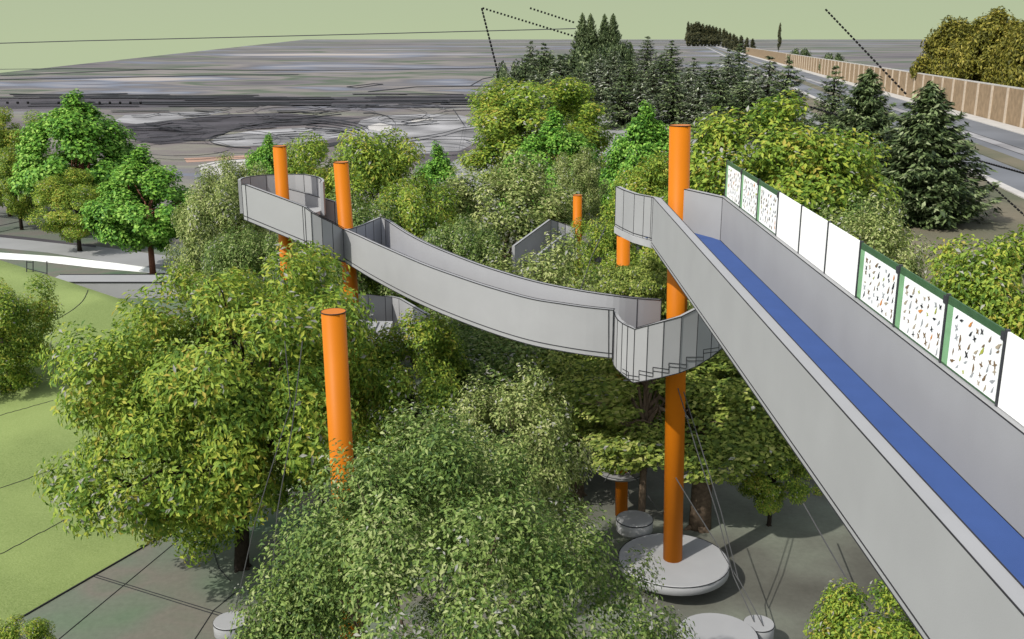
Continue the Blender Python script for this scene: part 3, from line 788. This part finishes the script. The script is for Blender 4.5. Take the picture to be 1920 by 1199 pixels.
mb = MB(); lathe(mb, [(.0,.03),(.55,.04),(.78,.12),(.80,.12),(.60,-.05),(0,-.07)]); mb.build('dish', M['wall2'], ds, smooth=True)
mb = MB(); mb.tube([(.79*math.cos(2*math.pi*k_/40),.79*math.sin(2*math.pi*k_/40),.125) for k_ in range(41)], .012, n=4); mb.build('rim', M['line'], ds)
def drum(px, py, Y, r, h, label, name='play_drum', tilt=None):
    p = aty(px, py, Y)
    root = empty(name, (p.x, Y, p.z-h), label, 'play drum')
    from mathutils import Euler
    tl = Euler(tilt) if tilt else None
    mb = MB(); lathe(mb, [(0,h),(r*.96,h),(r,h*.94),(r,h*.25),(r*.8,0),(0,0)], 32, tilt=tl); flat_smooth(mb.build('shell', M['wall2'], root))
    mb = MB(); lathe(mb, [(r*.99,h*.97),(r*1.015,h*.95),(r*1.015,h*.91),(r*.99,h*.89)], 32, tilt=tl); mb.build('rim', M['line'], root)
    return root
drum(1190, 972, 26.0, .52, .45, 'small round grey drum just behind the large round platform')
drum(1345, 1190, 20.6, .95, .9, 'pale blue grey round drum at bottom centre beside the front shrub')
drum(1423, 1168, 21.2, .36, .42, 'small grey cup seat hung from cables at the bottom right of centre', 'cup_seat')
drum(432, 1163, 21.3, .40, .42, 'small white grey bucket seat on the ground left of the front shrub', 'bucket_seat')
def cable(pts, label, r=.014):
    mb = MB(); P = [aty(*p) for p in pts]; o_ = P[0].copy()
    mb.tube([p-o_ for p in P], r, n=5); o = mb.build('cable', M['rope'])
    o.location = o_; tag(o, label, 'cable', 'cables of the climbing nets'); return o
cable([(1271,728,23.9),(1305,840,23.3),(1345,965,22.7),(1375,1080,22.1),(1416,1170,21.2)], 'grey cable hanging from the spiral stair down to the small cup seat')
cable([(1282,735,23.9),(1318,850,23.2),(1352,960,22.6),(1384,1085,22.0),(1440,1190,20.9)], 'second grey cable beside the one to the cup seat reaching the bottom edge')
cable([(1267,896,23.8),(1300,950,23.3),(1338,1010,22.8),(1386,1090,22.0)], 'thin grey cable crossing the tall post low down above the round platform')
cable([(1506,944,25.0),(1555,1030,24.0),(1603,1112,23.2)], 'pale grey cable slanting over bare ground left of the straight bridge', .02)
cable([(1136,425,27.0),(1110,480,27.0),(1088,545,27.0)], 'thin dark cable slanting down left of the landing parapet')
cable([(1216,760,27.0),(1180,830,27.0),(1132,905,27.0)], 'thin grey cable sloping over the round dish')
cable([(1090,850,27.5),(1160,868,27.2),(1195,900,27.0),(1235,960,26.0)], 'thin grey cable from the trees past the dish towards the large platform')
cable([(567,640,20.5),(548,800,20.2),(520,960,20.0),(500,1199,19.6)], 'long dark cable hanging before the big front left tree', .012)
cable([(534,640,21.5),(545,760,21.3),(478,980,21.0),(440,1150,21.0)], 'dark cable running down to the white bucket seat', .012)

# ------------------------------------------------------------------ sky lines and dotted guide lines
def guide(p, q, n, Yp, Yq, label, s=.5, r=.22):
    a = aty(p[0], p[1], Yp); b = aty(q[0], q[1], Yq); mb = MB()
    for i in range(n):
        t0 = (i+.25)/n; t1 = (i+.25+s)/n
        mb.tube([a.lerp(b,t0)-a, a.lerp(b,t1)-a], r, n=5)
    o = mb.build('dotted_line', M['black']); o.location = a; tag(o, label, 'dotted line', 'dotted guide lines over the site'); return o
guide((903,15),(1082,70),27,230,230,'dotted black line dropping from the sky to the four tall conifers')
guide((903,15),(946,186),24,230,205,'dotted black line dropping steeply to the left end of the conifer hill')
guide((992,15),(1078,43),13,230,230,'short dotted black line in the sky left of the tall conifers')
guide((1547,17),(1700,178),28,140,125,'dotted black line crossing the sky and the brown wall at right',r=.13)
guide((1826,318),(1925,408),18,78,66,'dotted black line over the verge right of the nearest spruce',r=.07)
guide((1822,298),(1925,327),22,92,80,'dotted black line along the grass strip between the two roads',r=.09)
guide((1440,178),(1570,216),22,100,84,'dotted black line over the spruces behind the yellow green tree',r=.09)
a = aty(-60,82,380); mb = MB()
pts = [aty(x, 80-26*((x)/1080)**1.1 if x > 0 else 81.5, 380) for x in (-60,0,150,300,450,600,750,900,1080)]
mb.tube([p-a for p in pts], .17, n=5); o = mb.build('overhead_line', M['post']); o.location = a
tag(o, 'thin dark overhead line crossing the pale sky at left', 'overhead line')
mb = MB(); a = aty(14,194,150)
for i in range(14):
    if i in (3,4,6): continue
    p = aty(14+i*19.2, 193, 150)-a; mb.tube([p+Vector((-.13,0,0)), p+Vector((.13,0,0))], .17, n=6)
o = mb.build('dotted_line', M['black']); o.location = a; tag(o, 'row of black dots behind the bright green tree at left', 'dotted line', 'dotted guide lines over the site')

# ------------------------------------------------------------------ vegetation
def nrmz(a): return a/np.maximum(1e-9, np.linalg.norm(a, axis=1, keepdims=True))
def leaf_mesh(name, P, Nn, Lg, Wd, mats, midx=None, rng=None, fold=.18, dirbias=None):
    n = len(P)
    R = rng.normal(size=(n,3)) if dirbias is None else rng.normal(size=(n,3))*.6 + dirbias
    D = nrmz(R - Nn*np.sum(R*Nn, axis=1, keepdims=True)); S_ = np.cross(Nn, D)
    Lg = np.broadcast_to(Lg, (n,))[:,None]; Wd = np.broadcast_to(Wd, (n,))[:,None]
    v = np.empty((n,4,3))
    v[:,0] = P - D*Lg*.5; v[:,2] = P + D*Lg*.5 - Nn*Lg*.12
    v[:,1] = P + S_*Wd*.5 + Nn*Wd*fold - D*Lg*.06; v[:,3] = P - S_*Wd*.5 + Nn*Wd*fold - D*Lg*.06
    me = bpy.data.meshes.new(name)
    me.vertices.add(n*4); me.vertices.foreach_set('co', v.reshape(-1))
    b = np.arange(n)[:,None]*4
    tri = np.concatenate([b+np.array([[0,1,2]]), b+np.array([[0,2,3]])], axis=1).reshape(-1)
    me.loops.add(n*6); me.loops.foreach_set('vertex_index', tri.astype(np.int32))
    me.polygons.add(n*2); me.polygons.foreach_set('loop_start', np.arange(0,n*6,3,dtype=np.int32))
    for m in mats: me.materials.append(m)
    if midx is not None: me.polygons.foreach_set('material_index', np.repeat(midx,2).astype(np.int32))
    me.update(calc_edges=True); me.validate()
    return me

def crown(name, seed, R, z0, z1, nclump, rc, nleaf, L_, W_, mats, shell=.55, squash=1.0, outline=None, upb=.5, rnd=.55, bumps=.25, frng=0.0, hang=0.0, extra=(), lean=0.0):
    """leaf clumps spread through an uneven ellipsoid of radius R between heights z0 and z1"""
    g = np.random.default_rng(seed)
    zc, hz_ = (z0+z1)/2, (z1-z0)/2
    cl = []
    ph_ = g.uniform(0, 6.28, 6)
    while len(cl) < nclump:
        d = g.normal(size=3); d /= np.linalg.norm(d)
        an = math.atan2(d[1], d[0])
        k = 1 + bumps*(.5*math.sin(2*an+ph_[0]) + .5*math.sin(3*an+ph_[1]+2*d[2]) + .5*math.sin(5*d[2]+ph_[2]))*.8
        r = (shell + (1-shell)*g.random()**.6)
        p = np.array([d[0]*R*k*r, d[1]*R*k*r, zc + d[2]*hz_*r*(1+ .3*(k-1))])
        if outline is not None:
            t = (p[2]-z0)/(z1-z0); w_ = outline(min(1,max(0,t)))
            p[0] *= w_; p[1] *= w_
        if lean: p[0] += ((p[2]-z0)/(z1-z0)-.42)*R*lean
        cl.append((p, rc*g.uniform(.65,1.3)))
    for e in extra: cl.append((np.array(e[:3]), e[3]))
    tot = sum(c[1]**2 for c in cl); Ps = []; Ns = []
    ctr = np.array([0,0,zc-.15*hz_])
    for p, r in cl:
        m_ = max(6, int(nleaf*r*r/tot))
        d = nrmz(g.normal(size=(m_,3)))
        rad = r*g.random(m_)**.42
        q = d*rad[:,None]; q[:,2] *= squash
        if hang: q[:,2] -= hang*np.abs(g.normal(size=m_))*r
        out = nrmz((p-ctr)[None,:] + 1e-6)
        nn = nrmz(d*.8 + out*.6 + np.array([[0,0,upb]]) + g.normal(size=(m_,3))*rnd)
        Ps.append(p+q); Ns.append(nn)
    P = np.concatenate(Ps); Nn = np.concatenate(Ns)
    sz = g.uniform(.65,1.3,len(P))
    idx = np.zeros(len(P), int)
    if frng:
        rel = np.sqrt((P[:,0]/R)**2+(P[:,1]/R)**2+((P[:,2]-zc)/hz_)**2)
        idx[(rel > np.quantile(rel,.80)) & (g.random(len(P)) < frng)] = 1
    db = np.tile(np.array([[0,0,-1.2]]), (len(P),1)) if hang else None
    return leaf_mesh(name, P, Nn, L_*sz, W_*sz, mats, idx, g, dirbias=db), cl

def trunk_mesh(seed, R, z0, z1, cl, r0, m, nl=14, lean=(0,0), fork=1, zt=.45):
    g = random.Random(seed); mb = MB()
    top = Vector((lean[0], lean[1], z0+(z1-z0)*zt))
    pts = [Vector((0,0,-.15)), Vector((lean[0]*.2+g.uniform(-.05,.05)*R*.3, lean[1]*.2, top.z*.35)), Vector((lean[0]*.6, lean[1]*.6+g.uniform(-.05,.05)*R*.3, top.z*.7)), top]
    mb.tube(pts, r0, r0*.6, n=9)
    cs = sorted(cl, key=lambda c: g.random())[:nl]
    for p, r in cs:
        p = Vector(p); s_ = pts[1].lerp(top, g.uniform(.3,1)); mid = s_.lerp(p, .5) + Vector((g.uniform(-.1,.1)*R, g.uniform(-.1,.1)*R, g.uniform(.0,.12)*R))
        q1 = s_.lerp(mid,.5)+Vector((g.uniform(-.06,.06)*R,g.uniform(-.06,.06)*R,0))
        mb.tube([s_, q1, mid, p], r0*g.uniform(.3,.5), r0*.06, n=6)
        for _ in range(2):
            e = p + Vector((g.uniform(-1,1),g.uniform(-1,1),g.uniform(-.3,.8)))*r*.9
            mb.tube([mid.lerp(p,.4), mid.lerp(e,.8)+Vector((0,0,.03*R)), e], r0*.14, r0*.03, n=4)
    for k_ in range(5):
        an = k_*1.256+g.random(); mb.tube([(0,0,.25*r0*4), (math.cos(an)*r0*1.5, math.sin(an)*r0*1.5, -.1)], r0*.5, r0*.2, n=5)
    me_o = mb.build('trunk', m, smooth=True); return me_o

def ybehind(px, extra):
    lo, hi = 60.0, 6000.0
    for _ in range(50):
        t_ = (lo+hi)/2; p = RD*t_ + RN*(oW+extra)
        if 960 + F*p.x/depth(p.y, 6) > px: lo = t_
        else: hi = t_
    return (RD*lo + RN*(oW+extra)).y
protos = {}
def species(key, name, cm, tr, R, Ht):
    cr = bpy.data.objects.new('crown', cm); C.objects.link(cr)
    root = bpy.data.objects.new(name, None); C.objects.link(root); root.empty_display_size = .3
    cr.parent = root; tr.parent = root
    protos[key] = dict(root=root, R=R, H=Ht, used=False)
def tree(key, cx, top, wpx, Y, label, group=None, base=None, dep=1.0, rot=None, cat='tree', zb=None, name=None, mirror=1, stretch=1.45):
    pr = protos[key]
    if not pr['used']: o = pr['root']; pr['used'] = True
    else: o = copy_tree(pr['root'])
    mid = aty(cx, top, Y); zt = mid.z
    zbs = 0.0 if zb is None else zb
    hgt = zt - zbs
    low = aty(cx, top, Y)
    c_ = aty(cx, 599.5 - F*math.tan(math.atan((599.5-top)/F)), Y)
    rad = wpx/2*depth(Y, zt-hgt*.4)/F
    s = rad/pr['R']
    o.location = ((cx-960)/F*depth(Y, zt-hgt*.45), Y, zbs)
    zs = hgt/pr['H']; sc_ = max(min(zs, s*stretch), .6*s)
    for ch in o.children:
        if ch.name.startswith('crown'):
            ch.scale = (s*mirror, s*dep, sc_); ch.location.z = hgt - sc_*pr['H']
        else: ch.scale = (s, s*max(dep,.6), zs)
    o.rotation_euler = (0, 0, rot if rot is not None else random.uniform(0, 6.28))
    tag(o, label, cat, group)
    if name: o.name = name
    return o

# --- species A: loose yellow green, dark limbs
cm, cl = crown('crown', 29, 4.7, 1.3, 8.6, 145, .92, 66000, .21, .082, [M['leafA'], M['fringe']], shell=.42, squash=.75, upb=.7, rnd=.55, bumps=.28, frng=.06,
               outline=lambda t: 1.0+.35*max(0,t-.55), lean=.42, extra=((-2.7,-.5,1.5,.8),(-3.0,.3,2.2,.8),(-3.5,.2,4.6,1.0),(-3.0,-.5,3.5,.9),(-1.6,-.9,3.0,.9),(.4,-1.4,4.2,.9),(-1.2,-.8,1.0,.7),(-.4,-.6,1.3,.7),(3.6,0,7.6,.9),(4.3,0,6.6,.8)))
species('A1', 'leafy_tree', cm, trunk_mesh(5, 4.9, 1.2, 8.7, cl, .26, M['bark'], 34, (.9,-.3)), 4.9, 8.9)
for kk, sd in (('A2', 31), ('A3', 47)):
    cm, cl = crown('crown', sd, 3.4, 1.2, 8.0, 95, .80, 36000, .20, .09, [M['leafA'], M['fringe']], shell=.5, squash=.75, upb=.8, rnd=.45, bumps=.34, frng=.05)
    species(kk, 'leafy_tree', cm, trunk_mesh(sd, 3.4, 1.8, 8.0, cl, .2, M['bark'], 16, (.25,.1)), 3.4, 8.2)
# --- species B: bright green rounded puffs with a crowning tuft
for kk, sd in (('B1', 13), ('B2', 17)):
    cm, cl = crown('crown', sd, 3.2, 1.9, 8.2, 110, .72, 30000, .24, .15, [M['leafB']], shell=.62, squash=.9, upb=.85, rnd=.32, bumps=.14,
        outline=lambda t: (1.08 if t < .45 else 1.08-.62*((t-.45)/.55)**1.25), extra=((.1,.0,8.45,.6),(.25,.1,8.9,.45),(-.2,.1,8.6,.45),(.9,0,7.7,.5),(-.9,.1,7.6,.5)))
    species(kk, 'round_tree', cm, trunk_mesh(sd, 3.2, 1.9, 8.2, cl, .2, M['bark3'], 14, (.1,0)), 3.2, 9.2)
# --- species C: dense olive
cm, cl = crown('crown', 77, 4.2, .2, 8.6, 240, .70, 170000, .115, .052, [M['leafC2'], M['fringe']], shell=.68, squash=1.0, upb=.8, rnd=.45, bumps=.30, frng=.20,
        outline=lambda t: (1.0+.45*t if t < .62 else 1.28-.38*((t-.62)/.38)), extra=((2.0,0,7.9,.75),(2.6,.2,7.3,.8),(3.2,0,6.6,.8),(2.9,-.4,5.9,.8),(3.9,0,5.8,.7)))
species('C1', 'bushy_tree', cm, trunk_mesh(8, 4.2, .2, 8.6, cl, .2, M['bark2'], 18), 4.2, 9.1)
for kk, sd in (('C2', 83), ('C3', 89)):
    cm, cl = crown('crown', sd, 3.0, .2, 6.6, 110, .68, 36000, .175, .08, [M['leafC'] if kk == 'C2' else M['leafC2'], M['fringe']], shell=.66, squash=1.0, upb=.85, rnd=.42, bumps=.26, frng=.12,
        outline=lambda t: (1.05 if t < .5 else 1.05+.1*(t-.5)))
    species(kk, 'bushy_tree', cm, trunk_mesh(sd, 3.0, .2, 6.6, cl, .16, M['bark2'], 10), 3.0, 7.0)
# --- species D: layered maple
cm, cl = crown('crown', 101, 3.9, 2.6, 7.4, 130, .95, 48000, .20, .11, [M['leafD'], M['fringe']], shell=.5, squash=.42, upb=1.1, rnd=.4, bumps=.3, frng=.03)
species('D1', 'maple_tree', cm, trunk_mesh(9, 3.9, 2.6, 7.4, cl, .34, M['bark2'], 18), 3.9, 7.7)
# --- willow like, cypress, shrub
cm, cl = crown('crown', 111, 4.0, .8, 12, 100, 1.0, 26000, .5, .2, [M['willow']], shell=.6, squash=1.5, upb=.3, rnd=.6, bumps=.2, hang=.35, outline=lambda t: 1.1-.55*t*t)
species('E1', 'willow_tree', cm, trunk_mesh(10, 4, .8, 12, cl, .3, M['bark'], 10), 4.0, 12.8)
cm, cl = crown('crown', 121, 1.2, .3, 10, 50, .5, 3500, .5, .22, [M['cypress']], shell=.4, squash=1.5, upb=.4, rnd=.5, bumps=.1, outline=lambda t: 1.15-.95*t)
species('Y1', 'cypress_tree', cm, trunk_mesh(11, 1.2, .3, 10, cl, .14, M['bark'], 3), 1.2, 10.3)
cm, cl = crown('crown', 131, 2.0, .0, 2.2, 40, .6, 4000, .3, .14, [M['needle']], shell=.5, squash=.9, upb=.8, rnd=.5, bumps=.3)
species('S1', 'dark_shrub', cm, trunk_mesh(12, 2.0, 0, 2.2, cl, .08, M['bark'], 6), 2.0, 2.4)
# --- conifers
def conifer(seed, R, Ht, tiers, nb, ns, m, droop=.22):
    g = np.random.default_rng(seed); Ps = []; Ns = []; Ds = []; Ls = []
    mb = MB(); mb.tube([(0,0,-.2),(0,0,Ht*.5),(0,0,Ht*.93)], .24, .02, n=7)
    for t in range(tiers):
        f = t/(tiers-1); z = Ht*(.07+.91*f**.92)
        Rt = R*(1-f)**.78*(.84+.30*g.random())+.16*R/3.3+.1
        if f < .1: Rt *= .8
        n_ = max(4, int(nb*(1-.6*f))); a0 = g.uniform(0,6.28)
        for k in range(n_):
            an = a0 + 2*math.pi*k/n_ + g.uniform(-.22,.22); Lb = Rt*g.uniform(.68,1.18)
            zz = z + g.uniform(-.2,.2)*Ht/tiers
            m_ = max(9, int(ns*Lb/R))
            s_ = g.random(m_)**.7
            wd = .36*Lb*(1-s_*.7)+.08
            lat = g.uniform(-1,1,m_)*wd
            dx, dy = math.cos(an), math.sin(an)
            zb_ = zz - droop*Lb*np.sin(s_*2.6)*.9 + .16*Lb*s_**3
            P = np.stack([dx*s_*Lb - dy*lat, dy*s_*Lb + dx*lat, zb_ - np.abs(lat)*.3 + g.normal(size=m_)*.05*R*.4], 1)
            Ps.append(P); Ns.append(nrmz(np.array([[dx*.25,dy*.25,1.0]]) + g.normal(size=(m_,3))*.42))
            Ds.append(np.tile([[dx,dy,-.25]],(m_,1))*1.2 + np.stack([-dy*lat, dx*lat, 0*lat],1)/np.maximum(.05,wd)[:,None]*.7)
            if k % 2 == 0 and f < .85: mb.tube([(0,0,zz),(dx*Lb*.5,dy*Lb*.5,zz-droop*Lb*.75),(dx*Lb*.85,dy*Lb*.85,zz-droop*Lb*.6)], .05, .012, n=4)
    P = np.concatenate(Ps); Nn = np.concatenate(Ns); D = np.concatenate(Ds)
    sz = g.uniform(.6,1.25,len(P))
    me = leaf_mesh('crown', P, Nn, .46*sz*R/3.3, .15*sz*R/3.3, [m], None, g, fold=-.1, dirbias=D*1.2)
    return me, mb.build('trunk', M['bark'], smooth=True)
cm, tr = conifer(201, 3.7, 10.6, 26, 22, 120, M['needle']); species('K1', 'spruce_tree', cm, tr, 3.7, 10.7)
cm, tr = conifer(203, 3.1, 10.6, 18, 16, 62, M['needle']); species('K2', 'spruce_tree', cm, tr, 3.1, 10.7)
cm, tr = conifer(207, 3.1, 10.6, 18, 16, 62, M['needle2']); species('K3', 'spruce_tree', cm, tr, 3.1, 10.7)

random.seed(20)
# front trees
tree('A1', 428, 484, 565, 25.0, 'big loose yellow green tree on the bank edge filling the left foreground', rot=0)
tree('C1', 836, 768, 735, 13.6, 'huge dense green bush tree filling the bottom centre foreground', dep=.82, rot=math.pi)
tree('D1', 1322, 640, 520, 27.3, 'dark layered maple behind the tall orange post, with a mossy trunk', rot=0, dep=.38)
tree('A2', 10, 530, 190, 36.0, 'yellow green tree cut by the left edge above the lawn', rot=3.0, zb=.6)
tree('A3', 770, 590, 260, 27.0, 'yellow green tree just right of the free standing orange post', rot=.2)
tree('C3', 940, 590, 330, 30.0, 'dark green bushy tree under the middle of the curved bridge', rot=0, dep=.7)
tree('D1', 1085, 618, 330, 29.5, 'layered green tree below the right end of the curved bridge', rot=math.pi, dep=.6, cat='tree')
tree('A2', 1862, 446, 330, 25.5, 'yellow green tree right of the near bird posters', rot=1.2)
tree('C2', 1608, 372, 225, 33, 'pale olive bushy tree behind the blank white boards', rot=.4)
tree('A3', 1645, 1098, 280, 12.6, 'bright yellow green tree top under the bridge at bottom right', rot=1.9)
tree('A2', 45, 1172, 150, 18.5, 'small yellow green tree top poking into the bottom left corner', rot=.8)
tree('A3', 592, 506, 205, 28.0, 'yellow green tree top hiding the two far left orange posts below the walkway', rot=2.0)
tree('C2', 960, 690, 240, 23.0, 'sunlit olive bushy tree between the front shrub and the curved bridge', rot=0, dep=.7)
# middle belt
tree('A3', 1470, 182, 410, 43, 'broad yellow green tree with a black limb behind the far bird posters', rot=2.6)
tree('A2', 690, 250, 250, 47, 'yellow green tree with a dark limb right of the curved bridge end post', rot=5.0)
tree('A2', 1010, 152, 300, 78, 'wide yellow green tree below the left end of the conifer hill', rot=.3)
tree('A3', 140, 318, 150, 68, 'thin yellow green tree between the two bright round trees at left', rot=1.0)
tree('A2', 5, 208, 150, 82, 'yellow green tree at far left edge behind the bright round tree', rot=2.2)
tree('A3', 30, 275, 120, 76, 'yellow green tree at left edge in front of another like it', rot=4.2)
tree('A2', 1128, 416, 135, 38, 'yellow green tree beside the landing parapet and distant orange post', rot=4.4)
tree('A3', 1230, 290, 210, 48, 'yellow green tree directly behind the top of the tall orange post', rot=.9)
tree('A2', 590, 268, 150, 52, 'yellow green tree between the two far left orange posts', rot=1.7)
tree('B1', 147, 170, 212, 74, 'tallest bright green round tree at upper left', rot=.5)
tree('B2', 274, 273, 200, 61, 'bright green round tree with a red brown trunk left of the round landing', rot=1.1)
tree('B2', 1042, 203, 190, 64, 'bright green round tree in the middle below the conifer hill', rot=2.0)
tree('B1', 1210, 190, 165, 62, 'bright green round tree left of the tall orange post top', rot=3.0)
tree('B2', 822, 266, 135, 58, 'small bright green round tree right of the yellow green tree with the dark limb', rot=4.0)
tree('B1', 508, 250, 110, 68, 'bright green round tree peeping out above the far left orange post', rot=5.0)
tree('C2', 945, 292, 270, 50, 'large olive bushy tree in the centre beside the distant orange post', rot=.7)
tree('C2', 415, 318, 170, 44, 'olive bushy tree left of the round landing', rot=2.4)
tree('C2', 455, 292, 130, 50, 'olive bushy tree behind the round landing', rot=3.3)
tree('C2', 1010, 444, 275, 33, 'olive bushy tree just beyond the curved bridge parapet', rot=0, dep=.75)
tree('D1', 1212, 474, 180, 26.5, 'green tree under the upper landing slab in front of its post', rot=math.pi, dep=.6, stretch=1.35)
tree('C2', 1082, 278, 95, 54, 'small olive bushy tree above the distant orange post', rot=.1)
tree('C3', 870, 400, 160, 40, 'green bushy tree between the curved bridge and the large olive tree', rot=5.5)
tree('C3', 640, 350, 190, 41, 'green bushy tree behind the orange post at the curved bridge end', rot=1.3)
tree('A2', 770, 350, 190, 43, 'yellow green tree above the left half of the curved bridge', rot=2.7)
tree('C2', 1380, 360, 200, 38, 'olive bushy tree behind the corner of the straight bridge', rot=.2)
tree('C3', 1560, 330, 230, 40, 'green bushy tree in front of the nearest spruces', rot=4.6)
tree('C3', 470, 420, 160, 37, 'green bushy tree below the far left walkway', rot=3.7)
tree('A3', 1450, 780, 150, 27.5, 'small yellow green tree at the edge of the maple by the bridge', rot=.3)

# spruces on the right and on the hill
tree('K1', 1735, 150, 265, 80, 'nearest and largest dark spruce at right, standing on the verge', rot=.4, cat='spruce')
tree('K1', 1622, 126, 190, 98, 'dark spruce left of the largest one at right', rot=2.0, cat='spruce')
tree('K2', 1561, 122, 125, 128, 'smaller dark spruce in front of the brown wall', rot=3.0, cat='spruce')
hl = [(1365,88,75,150),(1385,84,60,160),(1440,100,110,125),(1475,108,100,118),(1412,120,90,140),(1330,112,80,150),(1300,104,70,150),(1258,78,62,180),(1213,70,72,178),
      (1180,104,70,170),(1225,118,95,150),(1262,135,105,130),(1310,140,90,128),(1350,145,100,120),(1140,120,90,150),(1165,140,100,130),(1110,108,80,160),(1085,125,90,148),(1050,98,85,165),
      (1020,82,75,175),(995,78,60,178),(985,105,70,165),(965,120,60,165),(960,140,60,155),(1000,128,80,150),(1040,134,90,145),(1200,142,90,130),(1390,140,90,125),(1120,92,60,175),(1075,90,60,180),(1150,86,55,185),(1240,98,70,165),(1290,124,80,140)]
hlab = 'dark grey green spruce massed with others on the conifer hill'
for i, (cx_, tp, wp, Y) in enumerate(hl):
    x_ = (cx_-960)/F*Y*1.0
    zb_ = hill_z(x_, Y)
    tree('K2' if i % 2 else 'K3', cx_, tp+(3 if tp > 85 else -3), wp*1.5, Y, {0:'spruce at right end of the conifer hill nearest the road bend',7:'tall pointed spruce on the skyline of the conifer hill, right of the tallest',8:'tallest pointed spruce on the skyline of the conifer hill',3:'low wide spruce at the right foot of the conifer hill',19:'spruce at the upper left skyline of the conifer hill'}.get(i, hlab), 'spruces massed on the hill', zb=zb_, cat='spruce')
for i, (cx_, tp) in enumerate(((1091,22),(1106,23),(1132,24),(1148,23))):
    tree('K1', cx_, tp+1, 46, 250, ['leftmost of four slim tall conifers on the skyline','second from left of four slim tall conifers on the skyline','third from left of four slim tall conifers on the skyline','rightmost of four slim tall conifers on the skyline'][i], 'four slim conifers on the skyline', zb=hill_z(20,250), cat='conifer')
shr = [(955,112,60,175),(1010,96,70,185),(1060,100,90,180),(1110,84,80,200),(1150,78,60,205),(1500,92,40,260),(1562,101,44,215),(1170,74,40,215)]
for i, s_ in enumerate(shr):
    hz_lab = ['dark shrub at the far left foot of the conifer hill','dark shrub on the left crest of the conifer hill','dark shrub in the middle of the hill crest','dark shrub below the four slim conifers','dark shrub under the rightmost slim conifer','small dark shrub behind the wall beside the thin cypress','small dark shrub behind the middle of the brown wall','brownish dark shrub at the right end of the hill crest'][i]
    zb_ = aty(s_[0], s_[1]+ (22 if i not in (5,6) else 30), s_[3]).z
    if i in (5,6): s_ = (s_[0], s_[1]-2, s_[2]*.9, ybehind(s_[0], 5))
    zb_ = 0 if i in (5,6) else hill_z((s_[0]-960)/F*s_[3], s_[3])
    tree('S1', *s_, hz_lab, 'dark shrubs on the hill' if i not in (5,6) else 'shrubs behind the wall', zb=zb_, cat='shrub', stretch=9)
# ochre trees behind the wall
for i, (cx_, tp, wp, Y) in enumerate(((1790,42,105,185),(1868,24,120,180),(1945,30,110,176),(1828,70,90,190),(1906,60,80,178))):
    tree('E1', cx_, tp-16, wp*1.15, ybehind(cx_, 9+2*(i%3)), ['leftmost ochre green tree behind the brown wall','tallest ochre green tree behind the brown wall','ochre green tree behind the wall cut by the right edge','lower ochre green tree between the two tallest ones','lower ochre green tree near the right edge behind the wall'][i], 'ochre trees behind the wall', cat='tree')
# cypress row
cyp = [(1295,43,9,600),(1304,40,10,540),(1317,44,11,500),(1330,46,10,460),(1342,50,10,430),(1362,58,9,370),(1375,63,10,340),(1400,70,9,310),(1290,40,8,620),(1300,44,11,560),(1309,40,13,520),(1324,46,11,480),(1336,48,11,440),(1349,52,9,410),(1357,53,9,385),(1368,61,9,360),(1381,68,11,335),(1389,66,11,320),(1411,72,10,290)]
for i, s_ in enumerate(cyp):
    s_ = (s_[0], s_[1], s_[2]*1.3, min(1900, ybehind(s_[0], 3)))
    tree('Y1', *s_, 'narrow dark cypress in the row where the brown wall meets the horizon', 'cypresses along the road', cat='cypress')
tree('Y1', 1461, 42, 8, ybehind(1461, 3), 'single very thin ochre cypress standing above the wall', cat='cypress')

# unused prototypes would float at the origin: remove them
for pr in protos.values():
    if not pr['used']:
        for ch in list(pr['root'].children): bpy.data.objects.remove(ch)
        bpy.data.objects.remove(pr['root'])
